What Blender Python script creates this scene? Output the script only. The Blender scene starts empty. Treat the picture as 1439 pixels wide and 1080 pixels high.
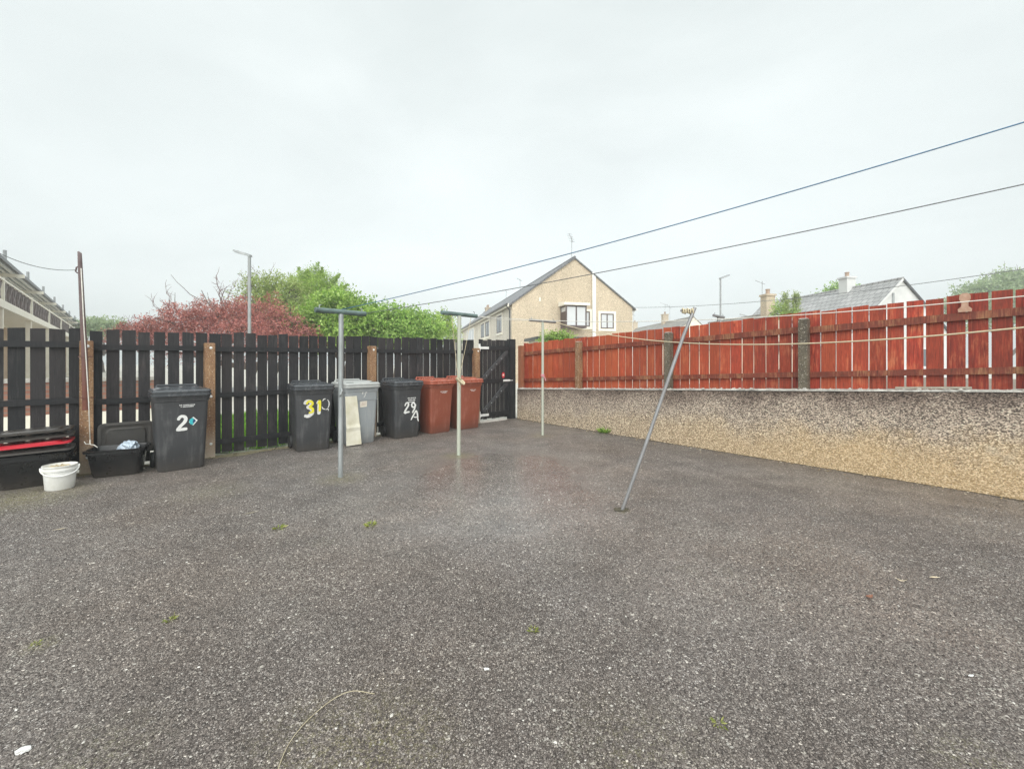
import bpy, math, random
import numpy as np
from mathutils import Vector, Matrix
random.seed(7); rng = np.random.default_rng(11)
S = bpy.context.scene
COL = S.collection
F = 600.0; HZ = 507.0; EYE = 1.4; CX = 720.0      # lens of the photograph: focal length, horizon row, eye height

def gnd(px, py):
    d = F*EYE/(py-HZ); return Vector(((px-CX)/F*d, d, 0))
def at(px, py, d):
    return Vector(((px-CX)/F*d, d, EYE+(HZ-py)/F*d))

# ------------------------------------------------------------------ materials
class N:
    def __init__(s, name):
        s.m = bpy.data.materials.new(name); s.m.use_nodes = True
        s.t = s.m.node_tree; s.n = s.t.nodes; s.n.clear()
        s.out = s.n.new('ShaderNodeOutputMaterial'); s.b = s.n.new('ShaderNodeBsdfPrincipled')
        s.t.links.new(s.b.outputs[0], s.out.inputs[0]); s._tc = None
    def link(s, a, b): s.t.links.new(a, b)
    def obj(s):
        if s._tc is None: s._tc = s.n.new('ShaderNodeTexCoord')
        return s._tc.outputs['Object']
    def pos(s):
        g = s.n.new('ShaderNodeNewGeometry'); return g.outputs['Position']
    def island(s):
        g = s.n.new('ShaderNodeNewGeometry'); return g.outputs['Random Per Island']
    def mapv(s, v, sc=(1,1,1), loc=(0,0,0), rot=(0,0,0)):
        m = s.n.new('ShaderNodeMapping'); s.link(v, m.inputs[0])
        m.inputs['Scale'].default_value = sc; m.inputs['Location'].default_value = loc; m.inputs['Rotation'].default_value = rot
        return m.outputs[0]
    def noise(s, v, scale, detail=4, rough=.55, dist=0):
        n = s.n.new('ShaderNodeTexNoise'); s.link(v, n.inputs['Vector'])
        n.inputs['Scale'].default_value = scale; n.inputs['Detail'].default_value = detail
        n.inputs['Roughness'].default_value = rough; n.inputs['Distortion'].default_value = dist
        return n.outputs['Fac']
    def vor(s, v, scale, out='Color', feature='F1'):
        n = s.n.new('ShaderNodeTexVoronoi'); n.feature = feature; s.link(v, n.inputs['Vector']); n.inputs['Scale'].default_value = scale
        return n.outputs[out]
    def sep(s, v, i):
        n = s.n.new('ShaderNodeSeparateXYZ'); s.link(v, n.inputs[0]); return n.outputs[i]
    def ramp(s, fac, stops, interp='LINEAR'):
        n = s.n.new('ShaderNodeValToRGB'); s.link(fac, n.inputs[0]); e = n.color_ramp.elements; n.color_ramp.interpolation = interp
        while len(e) < len(stops): e.new(.5)
        for el, (p, c) in zip(e, stops):
            el.position = p
            el.color = (c, c, c, 1) if isinstance(c, (int, float)) else (*c, 1)
        return n.outputs[0]
    def mix(s, fac, a, b, mode='MIX'):
        n = s.n.new('ShaderNodeMix'); n.data_type = 'RGBA'; n.blend_type = mode
        for sock, v in ((n.inputs['Factor'], fac), (n.inputs[6], a), (n.inputs[7], b)):
            if isinstance(v, (int, float)): sock.default_value = v if sock.type == 'VALUE' else (v, v, v, 1)
            elif isinstance(v, tuple): sock.default_value = (*v, 1)
            else: s.link(v, sock)
        return n.outputs[2]
    def math(s, op, a, b=None, c=None):
        n = s.n.new('ShaderNodeMath'); n.operation = op
        for k, v in enumerate((a, b, c)):
            if v is None: continue
            if isinstance(v, (int, float)): n.inputs[k].default_value = v
            else: s.link(v, n.inputs[k])
        return n.outputs[0]
    def col(s, c):
        if isinstance(c, tuple): s.b.inputs['Base Color'].default_value = (*c, 1)
        else: s.link(c, s.b.inputs['Base Color'])
    def rough(s, r):
        if isinstance(r, (int, float)): s.b.inputs['Roughness'].default_value = r
        else: s.link(r, s.b.inputs['Roughness'])
    def bump(s, h, strength=.3, dist=.01):
        n = s.n.new('ShaderNodeBump'); s.link(h, n.inputs['Height']); n.inputs['Strength'].default_value = strength
        n.inputs['Distance'].default_value = dist; s.link(n.outputs[0], s.b.inputs['Normal'])

def simple(name, c1, c2=None, rough=.5, sc=8, bump=0., metal=0., stretch=(1,1,1), isl=0., bsc=None, spec=None):
    m = N(name); v = m.mapv(m.obj(), stretch)
    f = m.noise(v, sc, 5, .6)
    c2 = c2 or tuple(x*.75 for x in c1)
    c = m.mix(m.ramp(f, [(.35, 0.), (.68, 1.)]), c1, c2)
    if isl:
        c = m.mix(1.0, c, m.ramp(m.island(), [(0, 1-isl), (1, 1+isl)]), 'MULTIPLY')
    m.col(c); m.rough(rough); m.b.inputs['Metallic'].default_value = metal
    if spec is not None: m.b.inputs['Specular IOR Level'].default_value = spec
    if bump: m.bump(m.noise(v, bsc or sc*4, 4), bump, .006)
    return m.m

# --- wet tarmac of the yard: exposed stones in binder, wear, moss and pale grit where they gather
def tarmac():
    m = N('wet_tarmac'); p = m.obj()
    pd = m.n.new('ShaderNodeVectorMath'); pd.operation = 'ADD'
    nz = m.n.new('ShaderNodeTexNoise'); m.link(p, nz.inputs['Vector']); nz.inputs['Scale'].default_value = 60
    sc = m.n.new('ShaderNodeVectorMath'); sc.operation = 'SCALE'; m.link(nz.outputs['Color'], sc.inputs[0]); sc.inputs['Scale'].default_value = .012
    m.link(p, pd.inputs[0]); m.link(sc.outputs[0], pd.inputs[1]); pv = pd.outputs[0]
    r1 = m.sep(m.vor(pv, 100), 0); r2 = m.sep(m.vor(pv, 100), 1)
    stone = m.ramp(r1, [(0, (.075, .062, .055)), (.35, (.135, .118, .106)), (.65, (.19, .17, .155)), (.88, (.27, .25, .235)), (.96, (.38, .355, .33)), (1, (.52, .48, .43))])
    s2 = m.ramp(m.sep(m.vor(pv, 190), 0), [(0, (.055, .046, .041)), (.6, (.145, .127, .115)), (.9, (.25, .225, .205)), (1, (.42, .39, .35))])
    c = m.mix(m.ramp(r2, [(.45, 0.), (.55, 1.)]), stone, s2)
    edge = m.vor(pv, 100, 'Distance', 'DISTANCE_TO_EDGE')
    c = m.mix(m.ramp(edge, [(.02, 1.), (.16, 0.)]), c, (.022, .018, .016))
    # sparse larger chips of pale stone
    v3 = m.vor(p, 21); chips = m.math('MULTIPLY', m.ramp(m.sep(v3, 0), [(.86, 0.), (.9, 1.)]), m.ramp(m.vor(p, 21, 'Distance'), [(.16, 1.), (.24, 0.)]))
    c = m.mix(m.math('MULTIPLY', chips, .75), c, (.42, .40, .36))
    # broad wear, browner and greyer areas
    big = m.noise(p, .55, 5, .6)
    c = m.mix(1.0, c, m.ramp(big, [(.3, (1.08, .98, .90)), (.5, (1.03, .99, .965)), (.7, (1.0, 1.0, 1.02))]), 'MULTIPLY')
    mid = m.noise(p, 2.3, 6, .65)
    c = m.mix(1.0, c, m.ramp(mid, [(.3, 1.08), (.55, 1.45), (.75, 1.8)]), 'MULTIPLY')
    # moss, thicker near the boxes, the pole feet and the front of the yard
    spots = None
    pxl = [(30, 700, .7, .8), (645, 640, .32, .9), (480, 672, .35, .6), (762, 612, .3, .6), (520, 1060, .42, .55), (900, 1070, .4, .3), (440, 1040, .3, .4), (60, 905, .1, .7), (120, 1075, .3, .35), (875, 717, .1, .7), (1380, 1075, .2, .5), (300, 690, .5, .3)]
    for (px, py, rad, a) in pxl:
        g = gnd(px, py)
        d = m.n.new('ShaderNodeVectorMath'); d.operation = 'DISTANCE'; m.link(p, d.inputs[0]); d.inputs[1].default_value = g
        k = m.math('MULTIPLY', m.ramp(m.math('DIVIDE', d.outputs['Value'], rad), [(.1, 1.), (1., 0.)]), a)
        spots = k if spots is None else m.math('MAXIMUM', spots, k)
    mossn = m.ramp(m.noise(p, 22, 6, .75), [(.4, 0.), (.62, 1.)])
    moss = m.math('MULTIPLY', m.math('MAXIMUM', spots, m.ramp(m.noise(p, 1.1, 4, .6), [(.62, 0.), (.8, .35)])), mossn)
    mc = m.mix(m.noise(p, 70, 2), (.16, .155, .055), (.27, .24, .12))
    c = m.mix(moss, c, mc)
    # pale crumbs of roughcast fallen near the wall
    pale = m.math('MULTIPLY', m.ramp(m.noise(p, .9, 4, .7), [(.5, 0.), (.68, 1.)]), m.ramp(m.noise(p, 48, 2, .5), [(.58, 0.), (.64, .85)]))
    c = m.mix(pale, c, (.50, .47, .41))
    m.col(c)
    wet = m.noise(m.mapv(p, loc=(3.3, 1.2, 0)), .42, 4, .55)
    cd = m.n.new('ShaderNodeVectorMath'); cd.operation = 'DISTANCE'; m.link(m.mapv(p, (.62, .5, 1)), cd.inputs[0]); cd.inputs[1].default_value = (-.15, 2.35, 0)
    wet = m.math('ADD', m.math('MULTIPLY', wet, .75), m.ramp(cd.outputs['Value'], [(0.3, .5), (1.9, .08)]))
    m.rough(m.ramp(m.math('ADD', m.math('MULTIPLY', wet, .8), m.math('MULTIPLY', mid, .2)), [(.40, .58), (.52, .38), (.66, .24)]))
    h = m.math('ADD', m.math('MULTIPLY', m.ramp(edge, [(0, 0.), (.3, 1.)]), m.math('ADD', m.math('MULTIPLY', r1, .7), .3)), m.math('MULTIPLY', m.noise(p, 9, 4), 1.2))
    bp = m.n.new('ShaderNodeBump'); m.link(h, bp.inputs['Height']); bp.inputs['Distance'].default_value = .006
    m.link(m.ramp(wet, [(.42, .8), (.66, .06)]), bp.inputs['Strength']); m.link(bp.outputs[0], m.b.inputs['Normal']); m.link(m.ramp(wet, [(.38, .28), (.62, .85)]), m.b.inputs['Specular IOR Level'])
    return m.m

def roughcast(name, dark, light, stain_axis=True, yellow=(.62, .41, .18), scale=70, tone=1.):
    m = N(name); p = m.obj()
    pv = m.mapv(p, (.75, .75, 1.15)) if stain_axis else p
    r = m.sep(m.vor(pv, scale), 0)
    st = m.ramp(r, [(0, tuple(x*.5*tone for x in dark)), (.35, tuple(x*tone for x in dark)), (.6, tuple((a+b)/2*tone for a, b in zip(dark, light))), (.9, tuple(x*tone for x in light)), (1, tuple(min(.8, x*1.35*tone) for x in light))])
    if stain_axis:
        z = m.sep(p, 2); x = m.sep(p, 0)
        zz = m.math('ADD', m.math('SUBTRACT', z, m.math('MULTIPLY', x, .047)), m.math('MULTIPLY', m.math('SUBTRACT', m.noise(p, 1.6, 5, .65), .5), .75))
        dirt = m.ramp(zz, [(.12, (1.14, 1.08, .97)), (.34, (1.04, 1.0, .97)), (.52, (.84, .80, .79)), (.66, (.50, .45, .445)), (.80, (.27, .24, .24))])
        st = m.mix(1.0, st, dirt, 'MULTIPLY')
        yel = m.math('MULTIPLY', m.ramp(m.math('ADD', zz, m.math('MULTIPLY', m.noise(p, 3, 4), .25)), [(.08, 1.), (.44, 0.)]), m.ramp(m.math('MULTIPLY', x, .1), [(.25, .05), (.65, .75)]))
        yn = m.ramp(m.noise(p, 75, 3, .6), [(.3, .35), (.6, 1.)])
        st = m.mix(m.math('MULTIPLY', m.math('MULTIPLY', yel, yn), .7), st, yellow)
        bare = m.ramp(m.noise(m.mapv(p, loc=(7, 2, 1)), 1.6, 3, .5), [(.68, 0.), (.76, .6)])
        st = m.mix(bare, st, m.mix(m.noise(p, 60, 2), (.50, .44, .34), (.62, .55, .44)))
    else:
        st = m.mix(1.0, st, m.ramp(m.noise(m.mapv(p, (1, 1, .35)), .8, 5, .6), [(.3, .84), (.7, 1.1)]), 'MULTIPLY')
    m.col(st); m.rough(.8); m.b.inputs['Specular IOR Level'].default_value = .3
    m.bump(m.math('ADD', m.math('SUBTRACT', 1., m.vor(pv, scale, 'Distance')), m.math('MULTIPLY', m.noise(p, 12), .8)), .5, .008)
    return m.m

def painted_wood(name, c, worn, dark, isl, hue=None, rough=.45, grain=1., wornpos=.62, fade=False, spec=.35):
    m = N(name); p = m.obj()
    off = m.math('MULTIPLY', m.island(), 37.)
    cmb = m.n.new('ShaderNodeCombineXYZ'); m.link(off, cmb.inputs[0]); m.link(off, cmb.inputs[2])
    ad = m.n.new('ShaderNodeVectorMath'); ad.operation = 'ADD'; m.link(p, ad.inputs[0]); m.link(cmb.outputs[0], ad.inputs[1]); v = ad.outputs[0]
    g = m.noise(m.mapv(v, (1, 1, .07)), 55, 5, .65, .6)
    blot = m.noise(m.mapv(v, (1, 1, .45)), 5.5, 5, .65)
    k = m.mix(m.ramp(g, [(.3, 1.), (.5, .25), (.62, 0.)]), c, dark)
    k = m.mix(m.math('MULTIPLY', m.ramp(m.math('ADD', m.math('MULTIPLY', g, .4), m.math('MULTIPLY', blot, .6)), [(wornpos-.1, 0.), (wornpos+.04, 1.)]), .75), k, worn)
    k = m.mix(m.ramp(blot, [(.28, .7), (.5, 0.)]), k, dark)
    knots = m.ramp(m.vor(m.mapv(v, (1, 1, .4)), 4.2, 'Distance'), [(.035, .8), (.06, 0.)])
    k = m.mix(knots, k, dark)
    k = m.mix(1.0, k, m.ramp(m.island(), [(0, 1-isl), (1, 1+isl)]), 'MULTIPLY')
    if hue: k = m.mix(m.ramp(m.math('FRACT', m.math('MULTIPLY', m.island(), 7.31)), [(.4, 0.), (1, .6)]), k, hue)
    strk = m.math('MULTIPLY', m.ramp(m.noise(m.mapv(v, (1, 1, .035)), 120, 3, .6), [(.60, 0.), (.68, .45)]), m.ramp(m.noise(m.mapv(v, (1, 1, .6)), 4, 3), [(.42, 0.), (.6, 1.)]))
    k = m.mix(strk, k, worn)
    k = m.mix(m.math('MULTIPLY', m.ramp(m.noise(m.mapv(v, (1, 1, .05)), 150, 3, .6), [(.36, .8), (.44, 0.)]), .8), k, dark)
    if fade: k = m.mix(m.math('MULTIPLY', m.ramp(m.math('MULTIPLY', m.sep(p, 0), .1), [(.25, 1.), (.62, 0.)]), m.ramp(m.math('FRACT', m.math('MULTIPLY', m.island(), 3.7)), [(0, .05), (1, .6)])), k, (.47, .12, .045))
    m.b.inputs['Specular IOR Level'].default_value = spec
    m.col(k); m.rough(m.ramp(blot, [(.3, rough-.1), (.7, rough+.2)]))
    m.bump(g, .45*grain, .004)
    return m.m

def leafmat(name, a, b, c, trans=.35):
    m = N(name)
    k = m.ramp(m.island(), [(0, a), (.5, b), (1, c)])
    k = m.mix(1.0, k, m.ramp(m.noise(m.pos(), 1.7, 4), [(.3, .6), (.7, 1.35)]), 'MULTIPLY')
    m.col(k); m.rough(.5); m.b.inputs['Specular IOR Level'].default_value = .35
    tr = m.n.new('ShaderNodeBsdfTranslucent'); m.link(m.mix(1.0, k, (1.08, 1.15, .7), 'MULTIPLY'), tr.inputs[0])
    ms = m.n.new('ShaderNodeMixShader'); ms.inputs[0].default_value = trans
    m.link(m.b.outputs[0], ms.inputs[1]); m.link(tr.outputs[0], ms.inputs[2]); m.link(ms.outputs[0], m.out.inputs[0])
    return m.m

def tiles(name, c1, c2, gx, gy):
    m = N(name); p = m.obj()
    b = m.n.new('ShaderNodeTexBrick'); m.link(m.mapv(p, (1, 1.25, 0)), b.inputs['Vector'])
    b.inputs['Color1'].default_value = (*c1, 1); b.inputs['Color2'].default_value = (*c2, 1); b.inputs['Mortar'].default_value = (*[x*.4 for x in c1], 1)
    b.inputs['Scale'].default_value = 1; b.inputs['Brick Width'].default_value = gx; b.inputs['Row Height'].default_value = gy; b.inputs['Mortar Size'].default_value = .022
    k = m.mix(1.0, b.outputs['Color'], m.ramp(m.noise(p, 1.2, 5, .7), [(.3, .75), (.7, 1.2)]), 'MULTIPLY')
    m.col(k); m.rough(.42); m.bump(m.math('SUBTRACT', 1., b.outputs['Fac']), .6, .03)
    return m.m

def plastic(name, c, rough=.42, streak=(.3, .3, .3), amount=.35):
    m = N(name); p = m.obj()
    st = m.noise(m.mapv(p, (1, 1, .12)), 16, 5, .7)
    sc = m.noise(p, 5, 5, .65)
    k = m.mix(m.math('MULTIPLY', m.ramp(m.math('ADD', m.math('MULTIPLY', st, .6), m.math('MULTIPLY', sc, .4)), [(.5, 0.), (.7, 1.)]), amount), c, streak)
    # mud splashed up from the ground
    mud = m.math('MULTIPLY', m.ramp(m.math('ADD', m.sep(p, 2), m.math('MULTIPLY', m.noise(p, 9, 4), .25)), [(.1, 1.), (.32, 0.)]), .35)
    k = m.mix(mud, k, (.13, .11, .09))
    m.col(k); m.rough(m.ramp(sc, [(.3, rough-.1), (.7, rough+.15)])); m.bump(m.noise(p, 240, 2), .12, .002)
    return m.m

def lichen(name, a, c, sp):
    m = N(name); p = m.obj()
    k = m.mix(m.ramp(m.noise(m.mapv(p, (1, 1, .4)), 7, 6, .7), [(.35, 0.), (.65, 1.)]), a, c)
    k = m.mix(m.ramp(m.noise(p, 38, 4, .7), [(.3, .7), (.5, 0.)]), k, tuple(x*.4 for x in a))
    k = m.mix(m.ramp(m.noise(p, 60, 3, .65), [(.60, 0.), (.66, .85)]), k, sp)
    k = m.mix(m.ramp(m.math('ADD', m.sep(p, 2), m.math('MULTIPLY', m.noise(p, 6, 4), .4)), [(.2, .6), (.65, 0.)]), k, sp)
    m.col(k); m.rough(.7); m.bump(m.noise(p, 70, 4), .9, .006); return m.m
MT = {}
MT['tarmac'] = tarmac()
MT['grass'] = simple('rough_grass', (.10, .22, .03), (.20, .33, .06), .8, 3, .5)
MT['earth'] = simple('pale_gravel_ground', (.55, .52, .46), (.42, .40, .35), .85, 1.2, .4)
MT['pave'] = simple('pale_paving', (.50, .48, .42), (.36, .35, .31), .7, 3, .3)
MT['wall'] = roughcast('stained_roughcast', (.165, .135, .112), (.66, .56, .455), scale=115)
MT['coping'] = lichen('weathered_coping', (.52, .49, .44), (.30, .28, .25), (.70, .67, .62))
MT['black'] = painted_wood('black_stained_wood', (.020, .020, .022), (.065, .057, .055), (.008, .008, .009), .35, (.040, .032, .032), .55, 1.3)
MT['black_rail'] = painted_wood('black_stained_rail', (.016, .016, .018), (.05, .044, .044), (.012, .012, .013), .15, None, .5)
MT['brace'] = painted_wood('highlit_black_brace', (.07, .072, .076), (.16, .16, .165), (.03, .03, .032), .1, None, .35)  # lighter than the gate boards: wet highlights put into the brace colour
MT['red'] = painted_wood('red_stained_wood', (.365, .044, .022), (.55, .21, .10), (.12, .016, .010), .28, (.36, .075, .026), .5, .8, .62, True)
MT['red_rail'] = painted_wood('red_weathered_rail', (.22, .046, .026), (.36, .21, .10), (.09, .025, .015), .15, None, .5, 1., .60)
MT['post'] = lichen('rust_stained_concrete', (.17, .075, .034), (.35, .21, .105), (.62, .54, .44))
MT['postdark'] = lichen('lichened_concrete', (.07, .055, .038), (.15, .125, .085), (.50, .46, .38))
MT['postred'] = simple('red_stained_post', (.30, .12, .06), (.22, .08, .04), .6, 7, .5, stretch=(1, 1, .2))
MT['white'] = simple('white_paint', (.80, .80, .78), (.66, .66, .63), .4, 12)
MT['offwhite'] = simple('chalky_white_paint', (.74, .73, .70), (.50, .49, .47), .6, 40)
MT['yellow'] = simple('yellow_paint', (.80, .72, .04), (.66, .58, .03), .5, 30)
MT['cyan'] = simple('cyan_vinyl', (.05, .50, .55), None, .35, 10)
MT['navy'] = simple('navy_vinyl', (.03, .08, .18), None, .35, 10)
MT['bin_black'] = plastic('charcoal_plastic', (.042, .043, .046), .42, (.15, .15, .15), .65)
MT['bin_lid'] = plastic('charcoal_lid_plastic', (.055, .059, .065), .2, (.12, .125, .13), .5)
MT['bin_grey'] = plastic('faded_blue_grey_plastic', (.285, .305, .315), .5, (.44, .44, .42), .7)
MT['bin_greylid'] = plastic('faded_grey_lid', (.38, .39, .375), .4, (.50, .50, .47), .6)
MT['bin_brown'] = plastic('brown_plastic', (.235, .062, .034), .42, (.42, .19, .14), .6)
MT['bin_brownlid'] = plastic('brown_lid_plastic', (.36, .10, .062), .22, (.45, .20, .15), .5)
MT['rubber'] = simple('black_rubber', (.02, .02, .02), (.04, .04, .04), .6, 10)
MT['hole'] = simple('dark_plastic', (.012, .012, .013), None, .6, 10)
MT['boxblack'] = plastic('black_box_plastic', (.010, .010, .011), .3, (.025, .025, .025), .4)
MT['boxlid'] = plastic('dark_grey_lid_plastic', (.045, .045, .045), .45, (.10, .10, .10), .5)
MT['redlid'] = simple('red_plastic', (.62, .03, .05), (.50, .02, .035), .35, 6)
MT['bucket'] = simple('white_plastic', (.80, .80, .78), (.70, .69, .64), .4, 9)
MT['sand'] = simple('damp_debris', (.34, .26, .14), (.52, .45, .32), .9, 30, .8)
MT['card'] = simple('warped_cream_board', (.70, .67, .56), (.56, .52, .38), .7, 5, .3)
MT['label'] = simple('paper_label', (.66, .58, .48), (.75, .70, .62), .7, 20)
MT['blueplastic'] = simple('crumpled_blue_film', (.35, .43, .52), (.55, .62, .68), .3, 12, .5)
MT['galv'] = simple('galvanised_pipe', (.40, .42, .42), (.24, .26, .26), .45, 9, .3, .35, (1, 1, .25))
MT['greenpipe'] = simple('green_coated_pipe', (.13, .19, .175), (.07, .10, .095), .45, 7, .3)
MT['brassy'] = simple('weathered_pale_pipe', (.44, .43, .36), (.36, .41, .33), .55, 5, .3, 0., (1, 1, .3))
MT['steel'] = simple('grey_steel_pipe', (.30, .30, .305), (.22, .21, .21), .4, 9, .2, .4, (1, 1, .25))
m = N('rusty_pipe'); p = m.obj(); m.col(m.mix(m.ramp(m.math('MULTIPLY', m.math('ADD', m.sep(p, 2), m.math('MULTIPLY', m.noise(p, 4, 5, .7), 1.2)), .38), [(.6, 0.), (1., 1.)]), m.mix(m.noise(p, 16, 5), (.19, .06, .035), (.09, .035, .025)), m.mix(m.noise(p, 16, 5), (.16, .125, .125), (.10, .065, .062)))); m.rough(.75); m.bump(m.noise(p, 50), .6, .006); MT['rust'] = m.m
MT['rope'] = simple('cream_rope', (.60, .52, .36), (.50, .42, .28), .85, 60)
MT['whiterope'] = simple('white_line', (.68, .65, .58), (.52, .50, .45), .8, 40)
MT['blueline'] = simple('blue_line', (.04, .15, .28), (.03, .10, .17), .5, 20)
MT['greyline'] = simple('grey_line', (.12, .125, .13), (.07, .08, .08), .5, 20)
MT['wire'] = simple('cable', (.16, .17, .17), None, .6, 20)
MT['lampgrey'] = simple('street_lamp_grey', (.33, .345, .345), (.26, .27, .27), .5, 4, 0, .2)
MT['lens'] = simple('lamp_lens', (.55, .56, .56), None, .3, 4)
MT['render'] = roughcast('tan_roughcast', (.50, .40, .285), (.66, .55, .415), False, scale=60, tone=1.)
MT['render2'] = roughcast('cream_roughcast', (.66, .60, .50), (.76, .70, .60), False, scale=60)
MT['creamwall'] = simple('cream_render', (.80, .74, .62), (.72, .65, .52), .8, 2)
MT['whitewall'] = simple('white_render', (.62, .62, .60), (.52, .52, .51), .8, 1.5)
MT['tanwall'] = simple('brown_render', (.38, .25, .15), (.48, .36, .24), .8, 2)
MT['cream'] = simple('cream_paint', (.86, .82, .72), (.78, .73, .62), .6, 3)
MT['dkbrown'] = simple('dark_brown_wood', (.085, .06, .055), (.12, .09, .085), .6, 5)
MT['balus'] = simple('brown_balustrade', (.13, .10, .095), (.20, .16, .15), .6, 5)
MT['slate'] = tiles('grey_tiles', (.13, .13, .14), (.17, .165, .17), .34, .30)
MT['slate2'] = tiles('pale_grey_tiles', (.32, .315, .31), (.40, .39, .385), .40, .36)
MT['slate3'] = tiles('brown_tiles', (.25, .23, .20), (.31, .28, .25), .4, .36)
MT['gutter'] = simple('dark_gutter', (.06, .06, .063), None, .4, 4)
MT['frame'] = simple('brown_window_frame', (.075, .048, .042), (.10, .07, .065), .5, 5)
MT['pot'] = simple('chimney_pot', (.42, .30, .22), (.30, .22, .17), .8, 4)
MT['bark'] = simple('bark', (.10, .075, .06), (.16, .13, .11), .9, 10, .6)
MT['twig'] = simple('grey_twig', (.15, .10, .095), (.21, .15, .14), .9, 8)
g = N('window_glass'); g.col((.10, .115, .125)); g.rough(.06); g.b.inputs['Specular IOR Level'].default_value = .9; MT['glass'] = g.m
g = N('curtained_glass'); g.col((.55, .56, .57)); g.rough(.08); g.b.inputs['Specular IOR Level'].default_value = .9; MT['glass2'] = g.m
MT['leaf_red'] = leafmat('purple_red_leaf', (.20, .07, .075), (.45, .165, .155), (.68, .31, .27), .3)
MT['leaf_olive'] = leafmat('olive_leaf', (.18, .25, .07), (.34, .42, .14), (.50, .56, .24))
MT['leaf_conif'] = leafmat('conifer_green', (.17, .27, .06), (.32, .45, .10), (.50, .62, .20))
MT['leaf_lime'] = leafmat('bright_green_leaf', (.13, .24, .045), (.28, .43, .085), (.50, .64, .21), .4)
MT['leaf_mid'] = leafmat('mid_green_leaf', (.14, .26, .06), (.28, .44, .10), (.48, .63, .21))
MT['leaf_pale'] = leafmat('pale_green_leaf', (.20, .28, .13), (.30, .38, .20), (.40, .46, .28))
MT['leaf_weed'] = leafmat('weed_leaf', (.17, .22, .045), (.28, .31, .08), (.40, .38, .15))
MT['leaf_grass'] = leafmat('lush_grass_blade', (.10, .24, .02), (.20, .42, .04), (.32, .52, .08))
m = N('exposed_aggregate'); m.col(m.mix(1.0, m.ramp(m.island(), [(0, (.032, .026, .023)), (.45, (.090, .077, .070)), (.8, (.155, .136, .124)), (.96, (.24, .22, .20)), (1, (.36, .33, .29))]), m.ramp(m.noise(m.pos(), 1.3, 5, .6), [(.3, (.8, .74, .7)), (.7, (1.3, 1.28, 1.27))]), 'MULTIPLY')); m.rough(.45); m.b.inputs['Specular IOR Level'].default_value = .3; MT['aggregate'] = m.m
m = N('stone_chips'); m.col(m.ramp(m.island(), [(0, (.16, .14, .125)), (.5, (.30, .28, .25)), (.85, (.40, .37, .33)), (1, (.62, .59, .54))])); m.rough(.5); MT['pebble'] = m.m
MT['drystick'] = simple('dry_stem', (.50, .44, .30), (.36, .30, .2), .8, 30)
MT['deadleaf'] = simple('dead_leaf', (.24, .10, .055), (.15, .065, .04), .6, 40)
MT['paleleaf'] = simple('bleached_leaf', (.62, .50, .32), (.72, .64, .50), .6, 40)
MT['soil'] = simple('dark_soil', (.05, .042, .03), (.10, .085, .05), .9, 40, .8)

# ------------------------------------------------------------------ mesh builder
class MB:
    def __init__(s): s.v = []; s.f = []
    def add(s, vs, fs):
        o = len(s.v); s.v += [tuple(x) for x in vs]; s.f += [tuple(i+o for i in f) for f in fs]; return s
    def box(s, x0, x1, y0, y1, z0, z1, mat=None):
        vs = [Vector(p) for p in ((x0,y0,z0),(x1,y0,z0),(x1,y1,z0),(x0,y1,z0),(x0,y0,z1),(x1,y0,z1),(x1,y1,z1),(x0,y1,z1))]
        if mat is not None: vs = [mat @ p for p in vs]
        return s.add(vs, [(0,3,2,1),(4,5,6,7),(0,1,5,4),(1,2,6,5),(2,3,7,6),(3,0,4,7)])
    def hexa(s, vs): return s.add(vs, [(0,3,2,1),(4,5,6,7),(0,1,5,4),(1,2,6,5),(2,3,7,6),(3,0,4,7)])
    def bar(s, a, b, w, h, up=(0,0,1)):
        a = Vector(a); b = Vector(b); d = (b-a).normalized(); r = d.cross(Vector(up)).normalized(); u = r.cross(d)
        vs = []
        for p in (a, b):
            vs += [p-r*w/2-u*h/2, p+r*w/2-u*h/2, p+r*w/2+u*h/2, p-r*w/2+u*h/2]
        return s.add(vs, [(0,1,2,3),(7,6,5,4),(0,4,5,1),(1,5,6,2),(2,6,7,3),(3,7,4,0)])
    def tube(s, pts, r, n=8, caps=True):
        pts = [Vector(p) for p in pts]; rr = r if isinstance(r, (list, tuple)) else [r]*len(pts)
        rings = []; up = None
        for i, p in enumerate(pts):
            d = (pts[min(i+1, len(pts)-1)]-pts[max(i-1, 0)]).normalized()
            if up is None: up = Vector((0,0,1)) if abs(d.z) < .9 else Vector((1,0,0))
            a = d.cross(up).normalized(); b = a.cross(d); up = b
            rings.append([p+(a*math.cos(2*math.pi*k/n)+b*math.sin(2*math.pi*k/n))*rr[i] for k in range(n)])
        return s.loft(rings, caps, caps)
    def loft(s, rings, c0=True, c1=True):
        n = len(rings[0]); vs = [p for r in rings for p in r]; fs = []
        for i in range(len(rings)-1):
            for k in range(n):
                fs.append((i*n+k, i*n+(k+1)%n, (i+1)*n+(k+1)%n, (i+1)*n+k))
        if c0: fs.append(tuple(reversed(range(n))))
        if c1: fs.append(tuple((len(rings)-1)*n+k for k in range(n)))
        return s.add(vs, fs)
    def prism(s, poly, d):
        d = Vector(d); poly = [Vector(p) for p in poly]
        return s.loft([poly, [p+d for p in poly]])
    def build(s, name, mat, parent=None, smooth=False, loc=None):
        me = bpy.data.meshes.new(name); me.from_pydata(s.v, [], s.f); me.update()
        if smooth: me.shade_smooth()
        me.materials.append(MT[mat] if isinstance(mat, str) else mat)
        o = bpy.data.objects.new(name, me); COL.objects.link(o)
        if parent: o.parent = parent
        if loc is not None: o.location = loc
        return o

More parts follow.
